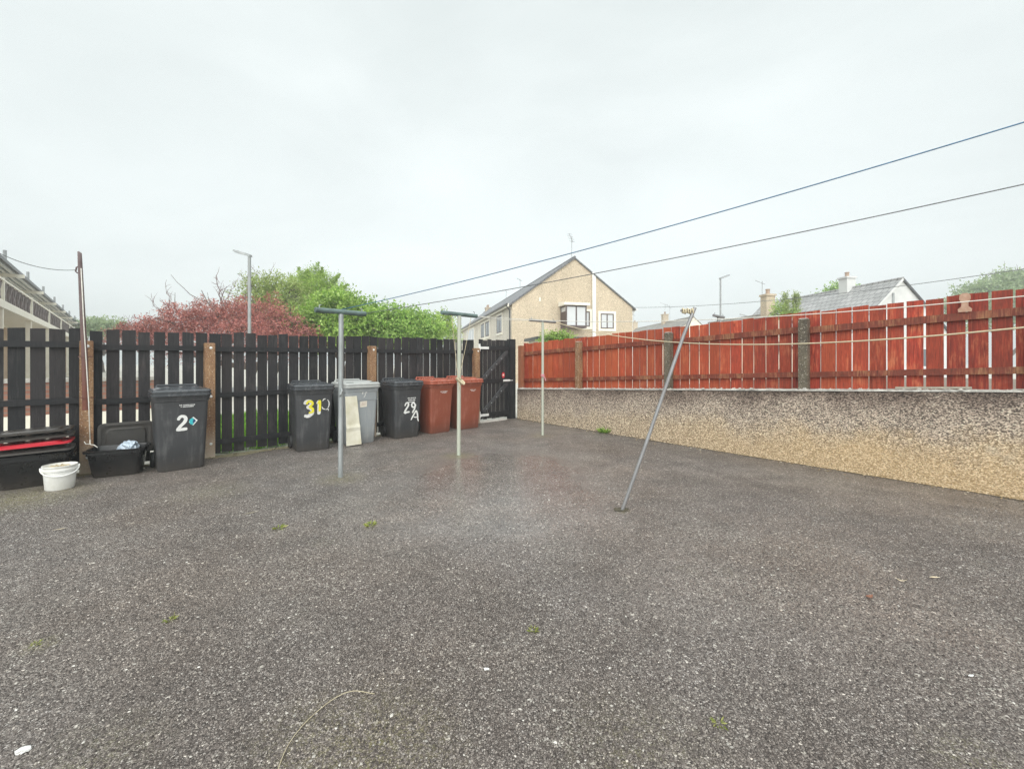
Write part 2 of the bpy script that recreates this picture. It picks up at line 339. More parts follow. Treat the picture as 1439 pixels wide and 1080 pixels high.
def tag(o, label=None, cat=None, group=None, kind=None):
    if label: o['label'] = label
    if cat: o['category'] = cat
    if group: o['group'] = group
    if kind: o['kind'] = kind
    return o
def thing(name, label, cat, loc=(0,0,0), rz=0, group=None):
    o = bpy.data.objects.new(name, None); COL.objects.link(o); o.location = loc; o.rotation_euler = (0, 0, rz); o.empty_display_size = .2
    return tag(o, label, cat, group)
def smooth_by_angle(o, a=40):
    o.data.shade_smooth(); o.data.set_sharp_from_angle(angle=math.radians(a)); return o
def rrect(w, y0, y1, z, r, n=4):
    """rounded rectangle ring, x centred, y from y0 (front) to y1"""
    out = []
    for (cx, cy, a0) in ((w/2-r, y0+r, -90), (w/2-r, y1-r, 0), (-w/2+r, y1-r, 90), (-w/2+r, y0+r, 180)):
        for k in range(n+1):
            a = math.radians(a0+90*k/n); out.append(Vector((cx+r*math.cos(a), cy+r*math.sin(a), z)))
    return out
def catmull(P, n=8):
    P = [Vector(p) for p in P]
    if len(P) < 3: return [P[0].lerp(P[-1], i/n) for i in range(n+1)]
    Q = [P[0]*2-P[1]]+P+[P[-1]*2-P[-2]]; out = []
    for i in range(1, len(Q)-2):
        p0, p1, p2, p3 = Q[i-1:i+3]
        for k in range(n):
            t = k/n
            out.append(.5*((2*p1)+(p2-p0)*t+(2*p0-5*p1+4*p2-p3)*t*t+(3*p1-p0-3*p2+p3)*t**3))
    out.append(P[-1]); return out

# ------------------------------------------------------------------ frames of the two boundaries
U = Vector((.725, .689, 0)).normalized(); RZU = math.atan2(U.y, U.x); NF = Vector((U.y, -U.x, 0)); P0 = Vector((-4.37, 6.18, 0))
W = Vector((.637, -.771, 0)).normalized(); RZW = math.atan2(W.y, W.x); A0 = Vector((.1, 10.39, 0))
def fen(s, n, z=0): return P0+U*s+NF*n+Vector((0, 0, z))

# ------------------------------------------------------------------ setting
b = MB(); b.add([(-150,-150,-.03),(150,-150,-.03),(150,150,-.03),(-150,150,-.03)], [(0,1,2,3)])
tag(b.build('ground', 'earth'), kind='structure')
yl = fen(-4.2, -.13); corner = fen(6.2, -.13); wr = A0+W*12.5+Vector((W.y*-.05, W.x*.05, 0))
b = MB(); b.add([(yl.x, yl.y, 0), (yl.x-4, -8, 0), (wr.x+4, -8, 0), (wr.x, wr.y, 0), (corner.x, corner.y, 0)], [(0,1,2,3,4)])
tag(b.build('yard', 'tarmac'), kind='structure')
b = MB(); q = [A0+W*.35+Vector((.225, .185, 0)), A0+W*13+Vector((.225, .185, 0)), A0+W*13+Vector((17.8, 14.7, 0)), A0+W*.35+Vector((17.8, 14.7, 0))]
b.prism([(p.x, p.y, -.2) for p in q], (0, 0, .78)); tag(b.build('garden_ground', simple('wet_brown_soil', (.13, .085, .06), (.22, .17, .12), .6, 4, .8)), kind='structure')
# path outside the gate and the road beyond the fences
b = MB(); q = [fen(4.9, -.16), fen(6.6, -.16), fen(6.9, -14), fen(4.4, -14)]
b.add([(p.x, p.y, -.012) for p in q], [(0,1,2,3)]); tag(b.build('path', 'pave'), kind='structure')
b = MB(); q = [fen(-30, -14), fen(40, -14), fen(40, -19.5), fen(-30, -19.5)]
b.add([(p.x, p.y, -.016) for p in q], [(0,1,2,3)]); tag(b.build('road', simple('road_asphalt', (.12, .12, .12), (.16, .16, .16), .5, 3)), kind='structure')

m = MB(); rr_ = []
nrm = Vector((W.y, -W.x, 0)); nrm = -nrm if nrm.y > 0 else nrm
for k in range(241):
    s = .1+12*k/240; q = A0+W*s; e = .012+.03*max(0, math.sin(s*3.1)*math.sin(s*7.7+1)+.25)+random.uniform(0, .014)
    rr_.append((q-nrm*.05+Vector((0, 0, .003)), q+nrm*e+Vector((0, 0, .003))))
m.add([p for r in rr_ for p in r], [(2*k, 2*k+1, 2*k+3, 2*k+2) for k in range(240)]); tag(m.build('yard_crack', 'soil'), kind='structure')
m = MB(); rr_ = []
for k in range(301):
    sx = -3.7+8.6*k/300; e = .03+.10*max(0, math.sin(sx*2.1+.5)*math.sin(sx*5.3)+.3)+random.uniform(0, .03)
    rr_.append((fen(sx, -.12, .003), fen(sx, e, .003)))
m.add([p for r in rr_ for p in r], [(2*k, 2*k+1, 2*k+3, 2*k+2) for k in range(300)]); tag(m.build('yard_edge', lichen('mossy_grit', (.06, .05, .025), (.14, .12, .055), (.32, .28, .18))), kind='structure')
# ------------------------------------------------------------------ black fence
def ztopb(s): return 1.815+.014*s
bf = thing('black_fence', 'black stained close board fence with rust brown concrete posts behind the bins', 'fence', P0, RZU)
posts = [-3.76, -1.268, 0, 2.489, 4.968]
for i, s in enumerate(posts):
    m = MB(); w = .062; h = 1.66+.006*s; t = .01
    m.loft([[Vector((s-w, 0, -.05)), Vector((s+w, 0, -.05)), Vector((s+w, .125, -.05)), Vector((s-w, .125, -.05))],
            [Vector((s-w, 0, h-t)), Vector((s+w, 0, h-t)), Vector((s+w, .125, h-t)), Vector((s-w, .125, h-t))],
            [Vector((s-w+t, t, h)), Vector((s+w-t, t, h)), Vector((s+w-t, .125-t, h)), Vector((s-w+t, .125-t, h))]])
    p = m.build('post', 'post', bf)
    for z in (h-.07, .885, .2):
        m = MB(); c = Vector((s+.01, 0, z))
        m.loft([[c+Vector((.019*math.cos(a), y, .019*math.sin(a)))*1 for a in [k*math.pi/4 for k in range(8)]] for y in (0, -.006)]
               + [[c+Vector((.010*math.cos(a), -.012, .010*math.sin(a))) for a in [k*math.pi/4 for k in range(8)]]])
        m.build('bolt', 'white', p)
for i in range(len(posts)-1):
    a, c = posts[i], posts[i+1]
    gap = (.03, .03, .02, .022)[i]; bw = .138
    n = round((c-a)/(bw+gap)); pitch = (c-a)/n
    m = MB()
    for k in range(n):
        x0 = a+pitch*k+gap/2+random.uniform(-.007, .007); x1 = a+pitch*(k+1)-gap/2+random.uniform(-.007, .007)
        zt = ztopb((x0+x1)/2)+random.uniform(-.02, .018); zb = random.uniform(.015, .06); yy = .137+random.uniform(-.003, .003); tl = random.uniform(-.006, .006); lean = random.uniform(-.005, .005)
        m.hexa([(x0, yy, zb), (x1, yy, zb), (x1, yy+.02, zb), (x0, yy+.02, zb), (x0+lean, yy, zt+tl), (x1+lean, yy, zt-tl), (x1+lean, yy+.02, zt-tl), (x0+lean, yy+.02, zt+tl)])
    m.build('board_panel', 'black', bf)
    for z in (1.575, .885, .2):
        m = MB(); z += random.uniform(-.015, .015); z1 = z+.006*(c-a)
        m.hexa([(a+.064, .092, z-.036), (c-.064, .092, z1-.036), (c-.064, .133, z1-.036), (a+.064, .133, z-.036), (a+.064, .092, z+.036), (c-.064, .092, z1+.036), (c-.064, .133, z1+.036), (a+.064, .133, z+.036)])
        m.build('rail', 'black_rail', bf)

# ------------------------------------------------------------------ gate
gs0, gs1 = 5.07, 5.985
gt = thing('garden_gate', 'black ledged and braced gate with white strap hinges in the yard corner', 'gate', fen(gs0, 0), RZU)
gw = gs1-gs0
m = MB(); n = 7; pw = gw/n
for k in range(n):
    zt = 1.885+random.uniform(-.02, .02)
    m.box(pw*k+.010, pw*(k+1)-.010, .09, .11, .05+random.uniform(0, .015), zt)
m.build('board_panel', 'black', gt)
for z in (1.70, .93, .16):
    MB().box(.0, gw, .05, .088, z-.05, z+.05).build('ledge', 'black_rail', gt)
for (z0, z1) in ((.99, 1.64), (.22, .87)):
    m = MB(); m.bar((.10, .069, z0), (gw-.05, .069, z1), .036, .085, up=(0, -1, 0) if False else (0, 0, 1))
    br = m.build('brace', 'brace', gt)
    for k in range(4):
        t = .12+.2*k; c = Vector((.10, .05, z0)).lerp(Vector((gw-.05, .05, z1)), t)
        MB().box(c.x-.014, c.x+.014, .043, .0505, c.z-.011, c.z+.011).build('bolt', 'galv', br)
for z in (1.70, .16):
    m = MB(); m.box(.002, .26, .04, .0485, z-.028, z+.028); m.box(-.045, .0, .03, .048, z-.075, z+.09); m.tube([(-.003, .035, z-.04), (-.003, .035, z+.04)], .014)
    m.build('hinge', 'white', gt)
m = MB(); m.box(gw-.2, gw+.03, .036, .0485, .905, .955); m.tube([(gw-.2, .03, .93), (gw+.09, .03, .93)], .013); m.build('latch', 'white', gt)
m = MB(); c = Vector((gw-.165, .086, 1.06))
m.loft([[c+Vector((.045*math.cos(a), y, .07*math.sin(a))) for a in [k*math.pi/8 for k in range(16)]] for y in (0, -.004)]); dsk = m.build('warning_sticker', 'redlid', gt)
m = MB(); P = [(.02, -.005), (-.02, -.005)]
m.box(c.x-.022, c.x+.022, .079, .0815, c.z-.02, c.z+.03); m.build('sticker_face', 'label', dsk)
gp = tag(MB().box(gs1+.012, gs1+.185, .02, .15, -.05, 1.93).build('gate_post', 'black', None, loc=P0), 'tall black timber gate post where the black gate meets the red fence', 'post')
gp.rotation_euler[2] = RZU
# concrete step under the gate
st = tag(MB().box(gs0-.04, gs1-.14, -.02, .16, -.02, .028).build('threshold', 'coping', None, loc=P0), 'pale concrete threshold strip under the black gate', 'step'); st.rotation_euler[2] = RZU

# ------------------------------------------------------------------ roughcast wall and red fence
def zwt(s): return .709+.0467*s
wl = thing('boundary_wall', 'low roughcast garden wall stained dark above and yellow below, under the red fence', 'wall', A0, RZW)
LW = 12.2
m = MB(); nseg = 160; rings = []
for k in range(nseg+1):
    s = .04+LW*k/nseg; z = zwt(s); j = random.uniform(-.006, .006); f = random.uniform(-.004, .004)
    rings.append([Vector((s, f, -.1)), Vector((s, .26, -.1)), Vector((s, .26, z)), Vector((s, f+.006+j*.4, z+j))])
m.loft(rings); m.build('wall_body', 'wall', wl)
m = MB(); rings = []
for k in range(nseg*2+1):
    s = .05+(LW-.02)*k/(nseg*2); z = zwt(s)+.0; j = .5*j+random.uniform(-.008, .008) if k else 0; e = .6*e+random.uniform(-.014, .011) if k else 0
    rings.append([Vector((s, -.004+e, z+.007)), Vector((s, .255, z+.007)), Vector((s, .255, z+.028)), Vector((s, .006+e, z+.026+j))])
m.loft(rings); m.build('coping', 'coping', wl)
m = MB(); 
for k in range(260):
    s = random.uniform(.1, LW-.2); 
    q = random.uniform(.008, .028); x = s; y = random.uniform(.0, .06); z = zwt(s)+.028
    m.add([(x-q, y-q*.6, z-.004), (x+q, y-q*.5, z-.004), (x+q*.8, y+q*.6, z-.004), (x-q*.7, y+q*.5, z-.004), (x+random.uniform(-.3, .3)*q, y, z+q*random.uniform(.5, 1.1))], [(0,1,4),(1,2,4),(2,3,4),(3,0,4)])
tag(m.build('mortar_crumbs', 'coping', wl), kind='stuff')

rf = thing('red_fence', 'red stained board fence standing on the roughcast wall', 'fence', A0, RZW)
def zrt(s): return 1.815+.0417*s
rposts = [.075, 1.927, 3.978, 5.99, 8.02, 10.05, 12.1]
for i, s in enumerate(rposts):
    m = MB(); w = .055; h = zrt(s)-(.10 if i else .05); z0 = zwt(s)+.02
    m.loft([[Vector((s-w, y0, z0)), Vector((s+w, y0, z0)), Vector((s+w, y1, z0)), Vector((s-w, y1, z0))] for (y0, y1) in ((.045, .155),)] +
           [[Vector((s-w, .045, h)), Vector((s+w, .045, h+.006)), Vector((s+w, .155, h)), Vector((s-w, .155, h-.004))]])
    m.build('post', 'postred' if i == 0 else ('post' if i == 1 else 'postdark'), rf)
    if i: MB().loft([[Vector((s-w+.004, .05, h+.0075)), Vector((s+w-.004, .05, h+.0085)), Vector((s+w-.004, .15, h+.0075)), Vector((s-w+.004, .15, h+.006))], [Vector((s-w+.012, .06, h+.016)), Vector((s+w-.012, .06, h+.016)), Vector((s+w-.012, .14, h+.014)), Vector((s-w+.012, .14, h+.013))]]).build('post_cap', 'coping', rf)
for i in range(len(rposts)-1):
    a, c = rposts[i], rposts[i+1]; m = MB(); x = a+.0
    n = round((c-a)/.163); pitch = (c-a)/n
    for k in range(n):
        mid = a+pitch*(k+.5)
        gap = .015+ (0.006*random.random())
        if 4.7 < mid < 7.0: gap = .008+.006*random.random()
        if mid > 6.9: gap = .018+.007*random.random()
        x0 = a+pitch*k+gap/2; x1 = a+pitch*(k+1)-gap/2
        zt = zrt(mid)+random.uniform(-.012, .012); zb = zwt(mid)+random.uniform(.02, .034); y = .172+random.uniform(-.003, .003); tl = .0417*pitch/2+random.uniform(-.004, .004); ln = random.uniform(-.004, .004)
        m.hexa([(x0, y, zb), (x1, y, zb), (x1, y+.018, zb), (x0, y+.018, zb), (x0+ln, y, zt-tl), (x1+ln, y, zt+tl), (x1+ln, y+.018, zt+tl), (x0+ln, y+.018, zt-tl)])
    m.build('board_panel', 'red', rf)
    for (z0, z1, hh) in ((zrt(a)-.245, zrt(c)-.235, .042), (zwt(a)+.225, zwt(c)+.225, .036)):
        m = MB(); xa, xc = a+.058, c-.058
        m.hexa([(xa, .128, z0-hh), (xc, .128, z1-hh), (xc, .169, z1-hh), (xa, .169, z0-hh), (xa, .128, z0+hh), (xc, .128, z1+hh), (xc, .169, z1+hh), (xa, .169, z0+hh)])
        m.build('rail', 'red_rail', rf)
# white broken bits and offcut lying on the wall top, a metal bracket on the rail
m = MB(); s = 7.50; z = zrt(s)-.19
pts = [(-.05, 0), (.05, 0), (.055, .03), (.028, .06), (.026, .10), (.045, .14), (.042, .18), (.02, .205), (-.02, .205), (-.042, .18), (-.045, .14), (-.026, .10), (-.028, .06), (-.055, .03)]
m.prism([(s+x, .121, z+y) for x, y in pts], (0, -.012, 0)); m.build('bare_patch_bracket', simple('bare_pine', (.50, .33, .24), (.38, .20, .13), .7, 20), rf)
off = tag(MB().bar((0, 0, 0), (.62, .06, .028), .05, .022).build('timber_offcut', 'postdark', None, loc=A0+W*6.93+Vector((W.y*-.09, W.x*.09, zwt(6.93)+.047))), 'dark timber offcut lying on the wall top under the red boards', 'offcut'); off.rotation_euler[2] = RZW

# ------------------------------------------------------------------ wheelie bins
def ribbon(mb, pts, w, plane, n=7):
    """flat painted stroke; plane(x, z, lift) gives the point on the bin front"""
    P = catmull([(x, 0, z) for x, z in pts], n)
    ww = w if isinstance(w, (list, tuple)) else [w]
    L = []; R = []
    for i, p in enumerate(P):
        d = (P[min(i+1, len(P)-1)]-P[max(i-1, 0)]); d = Vector((d.x, 0, d.z)).normalized(); q = Vector((-d.z, 0, d.x))
        t = i/(len(P)-1); k = t*(len(ww)-1); k0 = int(min(k, len(ww)-2)) if len(ww) > 1 else 0
        wd = ww[0] if len(ww) == 1 else ww[k0]+(ww[k0+1]-ww[k0])*(k-k0)
        wd *= 1+random.uniform(-.06, .06)
        if i in (0, len(P)-1): wd *= .55
        L.append(plane((p+q*wd/2).x, (p+q*wd/2).z, .0025+.00004*i)); R.append(plane((p-q*wd/2).x, (p-q*wd/2).z, .0025+.00004*i))
    k = len(L); mb.add(L+R, [(i, i+1, k+i+1, k+i) for i in range(k-1)])
BH = .985
def fronty(z): return -.055*z/BH
def binplane(x, z, lift): return Vector((x, fronty(z)-lift-.001, z))
BINP = {}
def bin_meshes():
    H = BH
    body = MB()
    def ring(z, e=0, r=.05):
        t = z/H; w = .475+(.555-.475)*t; y0 = fronty(z); y1 = .445+(.545-.445)*t
        return rrect(w+2*e, y0-e, y1+e, z, r)
    body.loft([ring(.0, -.012), ring(.02), ring(.35), ring(.7), ring(.88), ring(.885, .010), ring(.925, .012), ring(.926, .018), ring(.960, .018)])
    wh = []
    for sx in (-1, 1):
        w = MB(); c = Vector((sx*.235, .455, .10))
        prof = [(.03, 0), (.085, 0), (.10, .008), (.10, .037), (.085, .045), (.03, .045)]
        w.loft([[Vector((c.x+sx*y, c.y+r*math.cos(a), c.z+r*math.sin(a))) for a in [k*math.pi/10 for k in range(20)]] for r, y in prof]); wh.append(w)
    ax = MB(); ax.tube([(-.24, .455, .10), (.24, .455, .10)], .014)
    lid = MB()
    def lr(w, y0, y1, z, r): return rrect(w, y0, y1, z, r)
    lid.loft([lr(.585, -.092, .545, .952, .05), lr(.604, -.105, .55, .956, .055), lr(.604, -.105, .55, .978, .055), lr(.586, -.093, .548, .983, .05), lr(.586, -.093, .548, .996, .05), lr(.600, -.101, .55, 1.0, .055), lr(.600, -.101, .55, 1.017, .055), lr(.58, -.09, .548, 1.024, .05), lr(.576, -.086, .546, 1.032, .05), lr(.55, -.07, .54, 1.038, .05), lr(.46, .03, .50, 1.040, .06), lr(.43, .06, .47, 1.058, .06), lr(.40, .09, .44, 1.061, .06)])
    hol = []
    for sx in (-1, 1):
        hol.append(MB()); hol[-1].hexa([(sx*.20-.055, -.045, 1.033), (sx*.20+.055, -.045, 1.033), (sx*.20+.06, .005, 1.033), (sx*.20-.06, .005, 1.033), (sx*.20-.05, -.042, 1.0435), (sx*.20+.05, -.042, 1.0435), (sx*.20+.055, .0, 1.0445), (sx*.20-.055, .0, 1.0445)])
    han = MB(); han.tube([(-.22, .50, 1.0), (-.22, .545, 1.045), (-.205, .56, 1.068), (.205, .56, 1.068), (.22, .545, 1.045), (.22, .50, 1.0)], .014)
    return body, lid, hol, han, wh, ax
PARTS = bin_meshes()
def make_bin(label, s, n, bodym, lidm, rot=0., sc=(1, 1, 1)):
    t = thing('wheelie_bin', label, 'bin', fen(s, n), RZU+rot, 'wheelie bins along the black fence'); t.scale = sc
    key = (bodym, lidm)
    if key not in BINP:
        body, lid, hol, han, wh, ax = PARTS
        o = []
        x = smooth_by_angle(body.build('bin_body', bodym, t)); o.append((x, 0))
        l = smooth_by_angle(lid.build('lid', lidm, t)); o.append((l, 0))
        [o.append((q.build('grip_recess', 'hole', l), l)) for q in hol]
        k = smooth_by_angle(han.build('handle', lidm, t)); o.append((k, 0))
        for w in wh: o.append((smooth_by_angle(w.build('wheel', 'rubber', t)), 0))
        o.append((ax.build('axle', 'hole', t), 0)); BINP[key] = o
    else:
        mp = {}
        for (o, par) in BINP[key]:
            c = o.copy(); COL.objects.link(c); mp[o] = c; c.parent = mp[par] if par else t
    return t
def dashes(t, x0, z0, w, rows, hgt=.011, name='printed_lettering'):
    """tiny raised lettering too small to read: rows of letter-sized strokes"""
    m = MB(); z = z0
    for r in rows:
        x = x0-w*r/2
        while x < x0+w*r/2:
            q = random.uniform(.006, .012)
            a = binplane(x, z, .002); 
            m.add([binplane(x, z, .002), binplane(x+q, z+.0006, .002), binplane(x+q, z+hgt*random.uniform(.75, 1), .002), binplane(x, z+hgt, .002)], [(0,1,2,3)])
            x += q+.003 if random.random() > .12 else q+.012
        z -= hgt*1.75
    return m.build(name, 'white', t)
b1 = make_bin('charcoal wheelie bin with white number 2 and a teal diamond sticker', -.385, .585, 'bin_black', 'bin_lid', 0, (1.02, 1, 1.0))
dashes(b1, .045, .83, .15, (1., .8), .012)
m = MB(); ribbon(m, [(-.042, .645), (-.022, .685), (.012, .692), (.036, .662), (.022, .615), (-.02, .565), (-.045, .522)], [.03, .036, .036, .038, .036, .036, .038], binplane, 6)
ribbon(m, [(-.060, .522), (.01, .526), (.052, .530)], [.036, .038, .04], lambda x, z, l: binplane(x, z, l+.0012), 4); m.build('painted_number', 'white', b1)
m = MB(); m.add([binplane(.066, .612, .002), binplane(.112, .565, .002), binplane(.158, .628, .002), binplane(.112, .678, .002)], [(0,1,2,3)]); dm = m.build('diamond_sticker', 'white', b1)
m = MB(); m.add([binplane(.072, .640, .0032), binplane(.076, .590, .0032), binplane(.10, .572, .0032), binplane(.118, .585, .0032), binplane(.118, .655, .0032), binplane(.10, .665, .0032)], [(0,1,2,3,4,5)]); m.build('sticker_swoosh', 'cyan', dm)
m = MB(); m.add([binplane(.104, .616, .0042), binplane(.116, .592, .0042), binplane(.140, .622, .0042), binplane(.120, .652, .0042)], [(0,1,2,3)]); m.build('sticker_core', 'navy', dm)

b2 = make_bin('charcoal wheelie bin with yellow number 31 painted over white', 1.26, .52, 'bin_black', 'bin_lid', -.12)
m = MB(); x = -.075
ribbon(m, [(x-.068, .735), (x-.035, .778), (x+.015, .775), (x+.032, .730), (x-.018, .690), (x+.035, .655), (x+.045, .595), (x-.01, .55), (x-.068, .56)], [.045, .05, .05, .05, .045, .05, .055, .055, .04], binplane, 6)
ribbon(m, [(x+.11, .735), (x+.142, .765), (x+.146, .68), (x+.142, .565)], [.03, .045, .052, .055], binplane, 6); m.build('painted_underlayer', 'offwhite', b2)
m = MB(); x = -.06; pl = lambda a, c, l: binplane(a, c, l+.0035)
ribbon(m, [(x-.055, .735), (x-.025, .775), (x+.02, .770), (x+.034, .730), (x-.008, .692), (x+.036, .66), (x+.034, .612), (x-.02, .60)], [.026, .032, .034, .032, .03, .036, .034, .02], pl, 6)
ribbon(m, [(x+.105, .728), (x+.138, .775), (x+.140, .70), (x+.137, .61)], [.02, .034, .036, .032], pl, 6); m.build('painted_number', 'yellow', b2)
m = MB()
for P in ([(.118, .77), (.14, .80), (.165, .805)], [(.19, .79), (.215, .75), (.216, .70), (.20, .66)], [(.11, .69), (.125, .655), (.165, .635)], [(.17, .632), (.20, .645), (.21, .61)]):
    ribbon(m, P, [.008, .017, .01], binplane, 4)
m.build('worn_paint_ring', 'offwhite', b2)

b3 = make_bin('faded blue grey wheelie bin with a pale lid and paper label', 2.04, .50, 'bin_grey', 'bin_greylid', .02, (1.03, 1, 1.0))
m = MB()
for P in ([(-.01, .845), (.0, .875), (.002, .835)], [(.035, .86), (.045, .835), (.03, .80), (.015, .785)], [(.04, .865), (.06, .868), (.075, .86)]): ribbon(m, P, [.012, .016, .009], binplane, 4)
m.build('painted_scribble', 'offwhite', b3)
m = MB(); m.add([binplane(-.04, .62, .003), binplane(.075, .625, .003), binplane(.075, .725, .003), binplane(-.04, .72, .003)], [(0,1,2,3)]); lb = m.build('paper_label', 'label', b3)
m = MB()
for k in range(4): m.add([binplane(-.02, .65+.016*k, .0042), binplane(.055, .651+.016*k, .0042), binplane(.055, .656+.016*k, .0042), binplane(-.02, .655+.016*k, .0042)], [(0,1,2,3)])
m.build('label_lines', simple('faded_ink', (.45, .34, .27), None, .8, 10), lb)
m = MB(); m.box(-.262, .262, -.0535, -.049, .742, .75); m.build('moulded_seam', 'bin_grey', b3)

b4 = make_bin('charcoal wheelie bin with white brushed number 29A', 2.896, .53, 'bin_black', 'bin_lid', -.02)
dashes(b4, .06, .715, .16, (1., .85, .7), .02)
m = MB()
ribbon(m, [(-.075, .585), (-.05, .635), (-.01, .64), (-.005, .59), (-.045, .53), (-.085, .455)], [.022, .028, .032, .034, .034, .038], binplane, 6)
ribbon(m, [(-.075, .455), (-.03, .47), (.025, .475)], [.036, .034, .03], lambda x, z, l: binplane(x, z, l+.0014), 5)
ribbon(m, [(.135, .60), (.10, .635), (.065, .61), (.075, .565), (.115, .555), (.142, .60), (.125, .53), (.08, .45)], [.026, .03, .03, .03, .028, .026, .032, .036], binplane, 7)
ribbon(m, [(.055, .32), (.10, .40), (.145, .47), (.165, .49)], [.02, .028, .03, .024], lambda x, z, l: binplane(x, z, l+.002), 5)
ribbon(m, [(.165, .485), (.185, .41), (.195, .325), (.215, .285)], [.026, .03, .026, .014], lambda x, z, l: binplane(x, z, l+.0046), 5)
ribbon(m, [(.105, .375), (.15, .365), (.185, .37)], [.018, .02, .016], lambda x, z, l: binplane(x, z, l+.0072), 5)
m.build('painted_number', 'white', b4)
b5 = make_bin('brown wheelie bin beside the bin numbered 29A', 3.64, .50, 'bin_brown', 'bin_brownlid', .02, (.98, 1, 1.0))
dashes(b5, .04, .80, .17, (1., .6), .013)
b6 = make_bin('brown wheelie bin next to the gate post, behind a clothes pole', 4.37, .49, 'bin_brown', 'bin_brownlid', -.03, (.98, 1, 1.0))
dashes(b6, .04, .80, .15, (1., .6), .013)

# cream board leaning on the faded bin
m = MB(); rows = 14; cols = 4
grid = []
for i in range(rows+1):
    t = i/rows; z = .02+.80*t; 
    for j in range(cols+1):
        x = -.215+(.215+.02*(1-t)-.05*t*t*.4)*j/cols*(1+.1*(1-t)); y = -.105+.045*t*.9-.010*math.sin(t*3.1)*math.cos(j) - (.012 if .35 < t < .42 else 0)
        grid.append(Vector((x, y-.012, z)))
fs = []
for i in range(rows):
    for j in range(cols):
        a = i*(cols+1)+j; fs.append((a, a+1, a+cols+2, a+cols+1))
nv = len(grid); back = [p+Vector((0, .006, 0)) for p in grid]
m.add(grid, fs); m.add(back, [tuple(reversed(f)) for f in fs])
per = [j for j in range(cols+1)]+[i*(cols+1)+cols for i in range(1, rows+1)]+[rows*(cols+1)+j for j in range(cols-1, -1, -1)]+[i*(cols+1) for i in range(rows-1, 0, -1)]
m.add([grid[i] for i in per]+[back[i] for i in per], [(k, len(per)+k, len(per)+(k+1) % len(per), (k+1) % len(per)) for k in range(len(per))])
cb = tag(m.build('leaning_board', 'card', None, loc=fen(1.945, .50)), 'warped cream board leaning on the front of the faded grey bin', 'board'); cb.rotation_euler[2] = RZU+.02

# ------------------------------------------------------------------ recycling boxes and bucket
def box_shell(w, d, h, t=.006, taper=.045):
    m = MB()
    o = lambda z, e: rrect(w-2*taper*(1-z/h)+2*e, -(d/2-taper*(1-z/h))-e, d/2-taper*(1-z/h)+e, z, .05)
    m.loft([o(0, -.01), o(.012, 0), o(h*.8, 0), o(h*.81, .010), o(h*.86, .010), o(h-.03, .006), o(h-.028, .026), o(h, .026), o(h, .0), o(h-.02, -t), o(.02, -t)], True, True)
    return m
def lid_shell(w, d, h=.035):
    m = MB(); R = lambda e, z, r=.06: rrect(w-2*e, -d/2+e, d/2-e, z, r)
    m.loft([R(.01, 0), R(0, .003), R(0, .022), R(.03, .026), R(.045, .012), R(.07, .012), R(.085, h), R(.15, h+.002, .04)]); return m
c1 = gnd(50, 684)+NF*-.17
rb = thing('recycling_box', 'black recycling box at the far left with a red lid stacked on it', 'box', c1+U*-.02, RZU-.04)
smooth_by_angle(box_shell(.60, .40, .36).build('box_body', 'boxblack', rb))
m = MB()
for sx in (-1, 1): m.box(sx*.315-.015, sx*.315+.015, -.07, .07, .285, .325)
m.build('handle', 'boxblack', rb)
base = rb.location
def stacked(label, matn, z, tx, ty, dz=0, off=(0, 0), name='box_lid', g=None):
    o = smooth_by_angle(lid_shell(.64, .44).build(name, matn, None, loc=base+Vector((off[0]*U.x-off[1]*U.y, off[0]*U.y+off[1]*U.x, z)))); o.rotation_euler = (tx, ty, RZU-.04+dz)
    return tag(o, label, 'box lid', g)
stacked('dark grey box lid lying directly on the black box under the red lid', 'boxlid', .378, .0, -.01, .02, (.0, .0))
stacked('red plastic box lid in the stack of lids on the black box', 'redlid', .452, .0, -.035, -.02, (-.01, -.02))
stacked('black box lid resting just above the red lid', 'boxblack', .525, .0, -.03, .03, (.0, .03))
stacked('black box lid on top of the stack at the far left', 'boxblack', .585, .0, -.04, -.04, (-.02, .06))

c2 = gnd(156, 671)
ob = thing('recycling_box', 'open black recycling box with its lid off, between the concrete post and bin 2', 'box', c2+NF*-.20+U*.075, RZU-.22)
smooth_by_angle(box_shell(.52, .40, .33).build('box_body', 'boxblack', ob))
m = MB()
for k in range(4): m.add([Vector((.249+.0022, -.09+.02*k-.05, .20-.028*k+.0)), Vector((.249+.0012, .03+.02*k-.05, .20-.028*k)), Vector((.2495+.0022, .03+.02*k-.05, .212-.028*k)), Vector((.250+.003, -.09+.02*k-.05, .212-.028*k))], [(0,1,2,3)])
m.build('printed_lettering', 'offwhite', ob)
# crumpled film inside
m = MB(); pts = []
for k in range(60):
    v = Vector(rng.normal(size=3)).normalized(); r = random.uniform(.7, 1.1); pts.append(Vector((v.x*.13*r, v.y*.10*r, v.z*.10*r)))
import bmesh
bm = bmesh.new(); [bm.verts.new(p) for p in pts]; bmesh.ops.convex_hull(bm, input=list(bm.verts)); bmesh.ops.subdivide_edges(bm, edges=list(bm.edges), cuts=2, use_grid_fill=True)
for v in bm.verts: v.co *= 1+random.uniform(-.14, .14)
me = bpy.data.meshes.new('crumpled_film'); bm.to_mesh(me); bm.free(); me.materials.append(MT['blueplastic'])
o = bpy.data.objects.new('crumpled_film', me); COL.objects.link(o); o.location = ob.location+U*.09+NF*-.05+Vector((0, 0, .29)); tag(o, 'crumpled blue grey plastic film sitting in the open black box', 'rubbish')
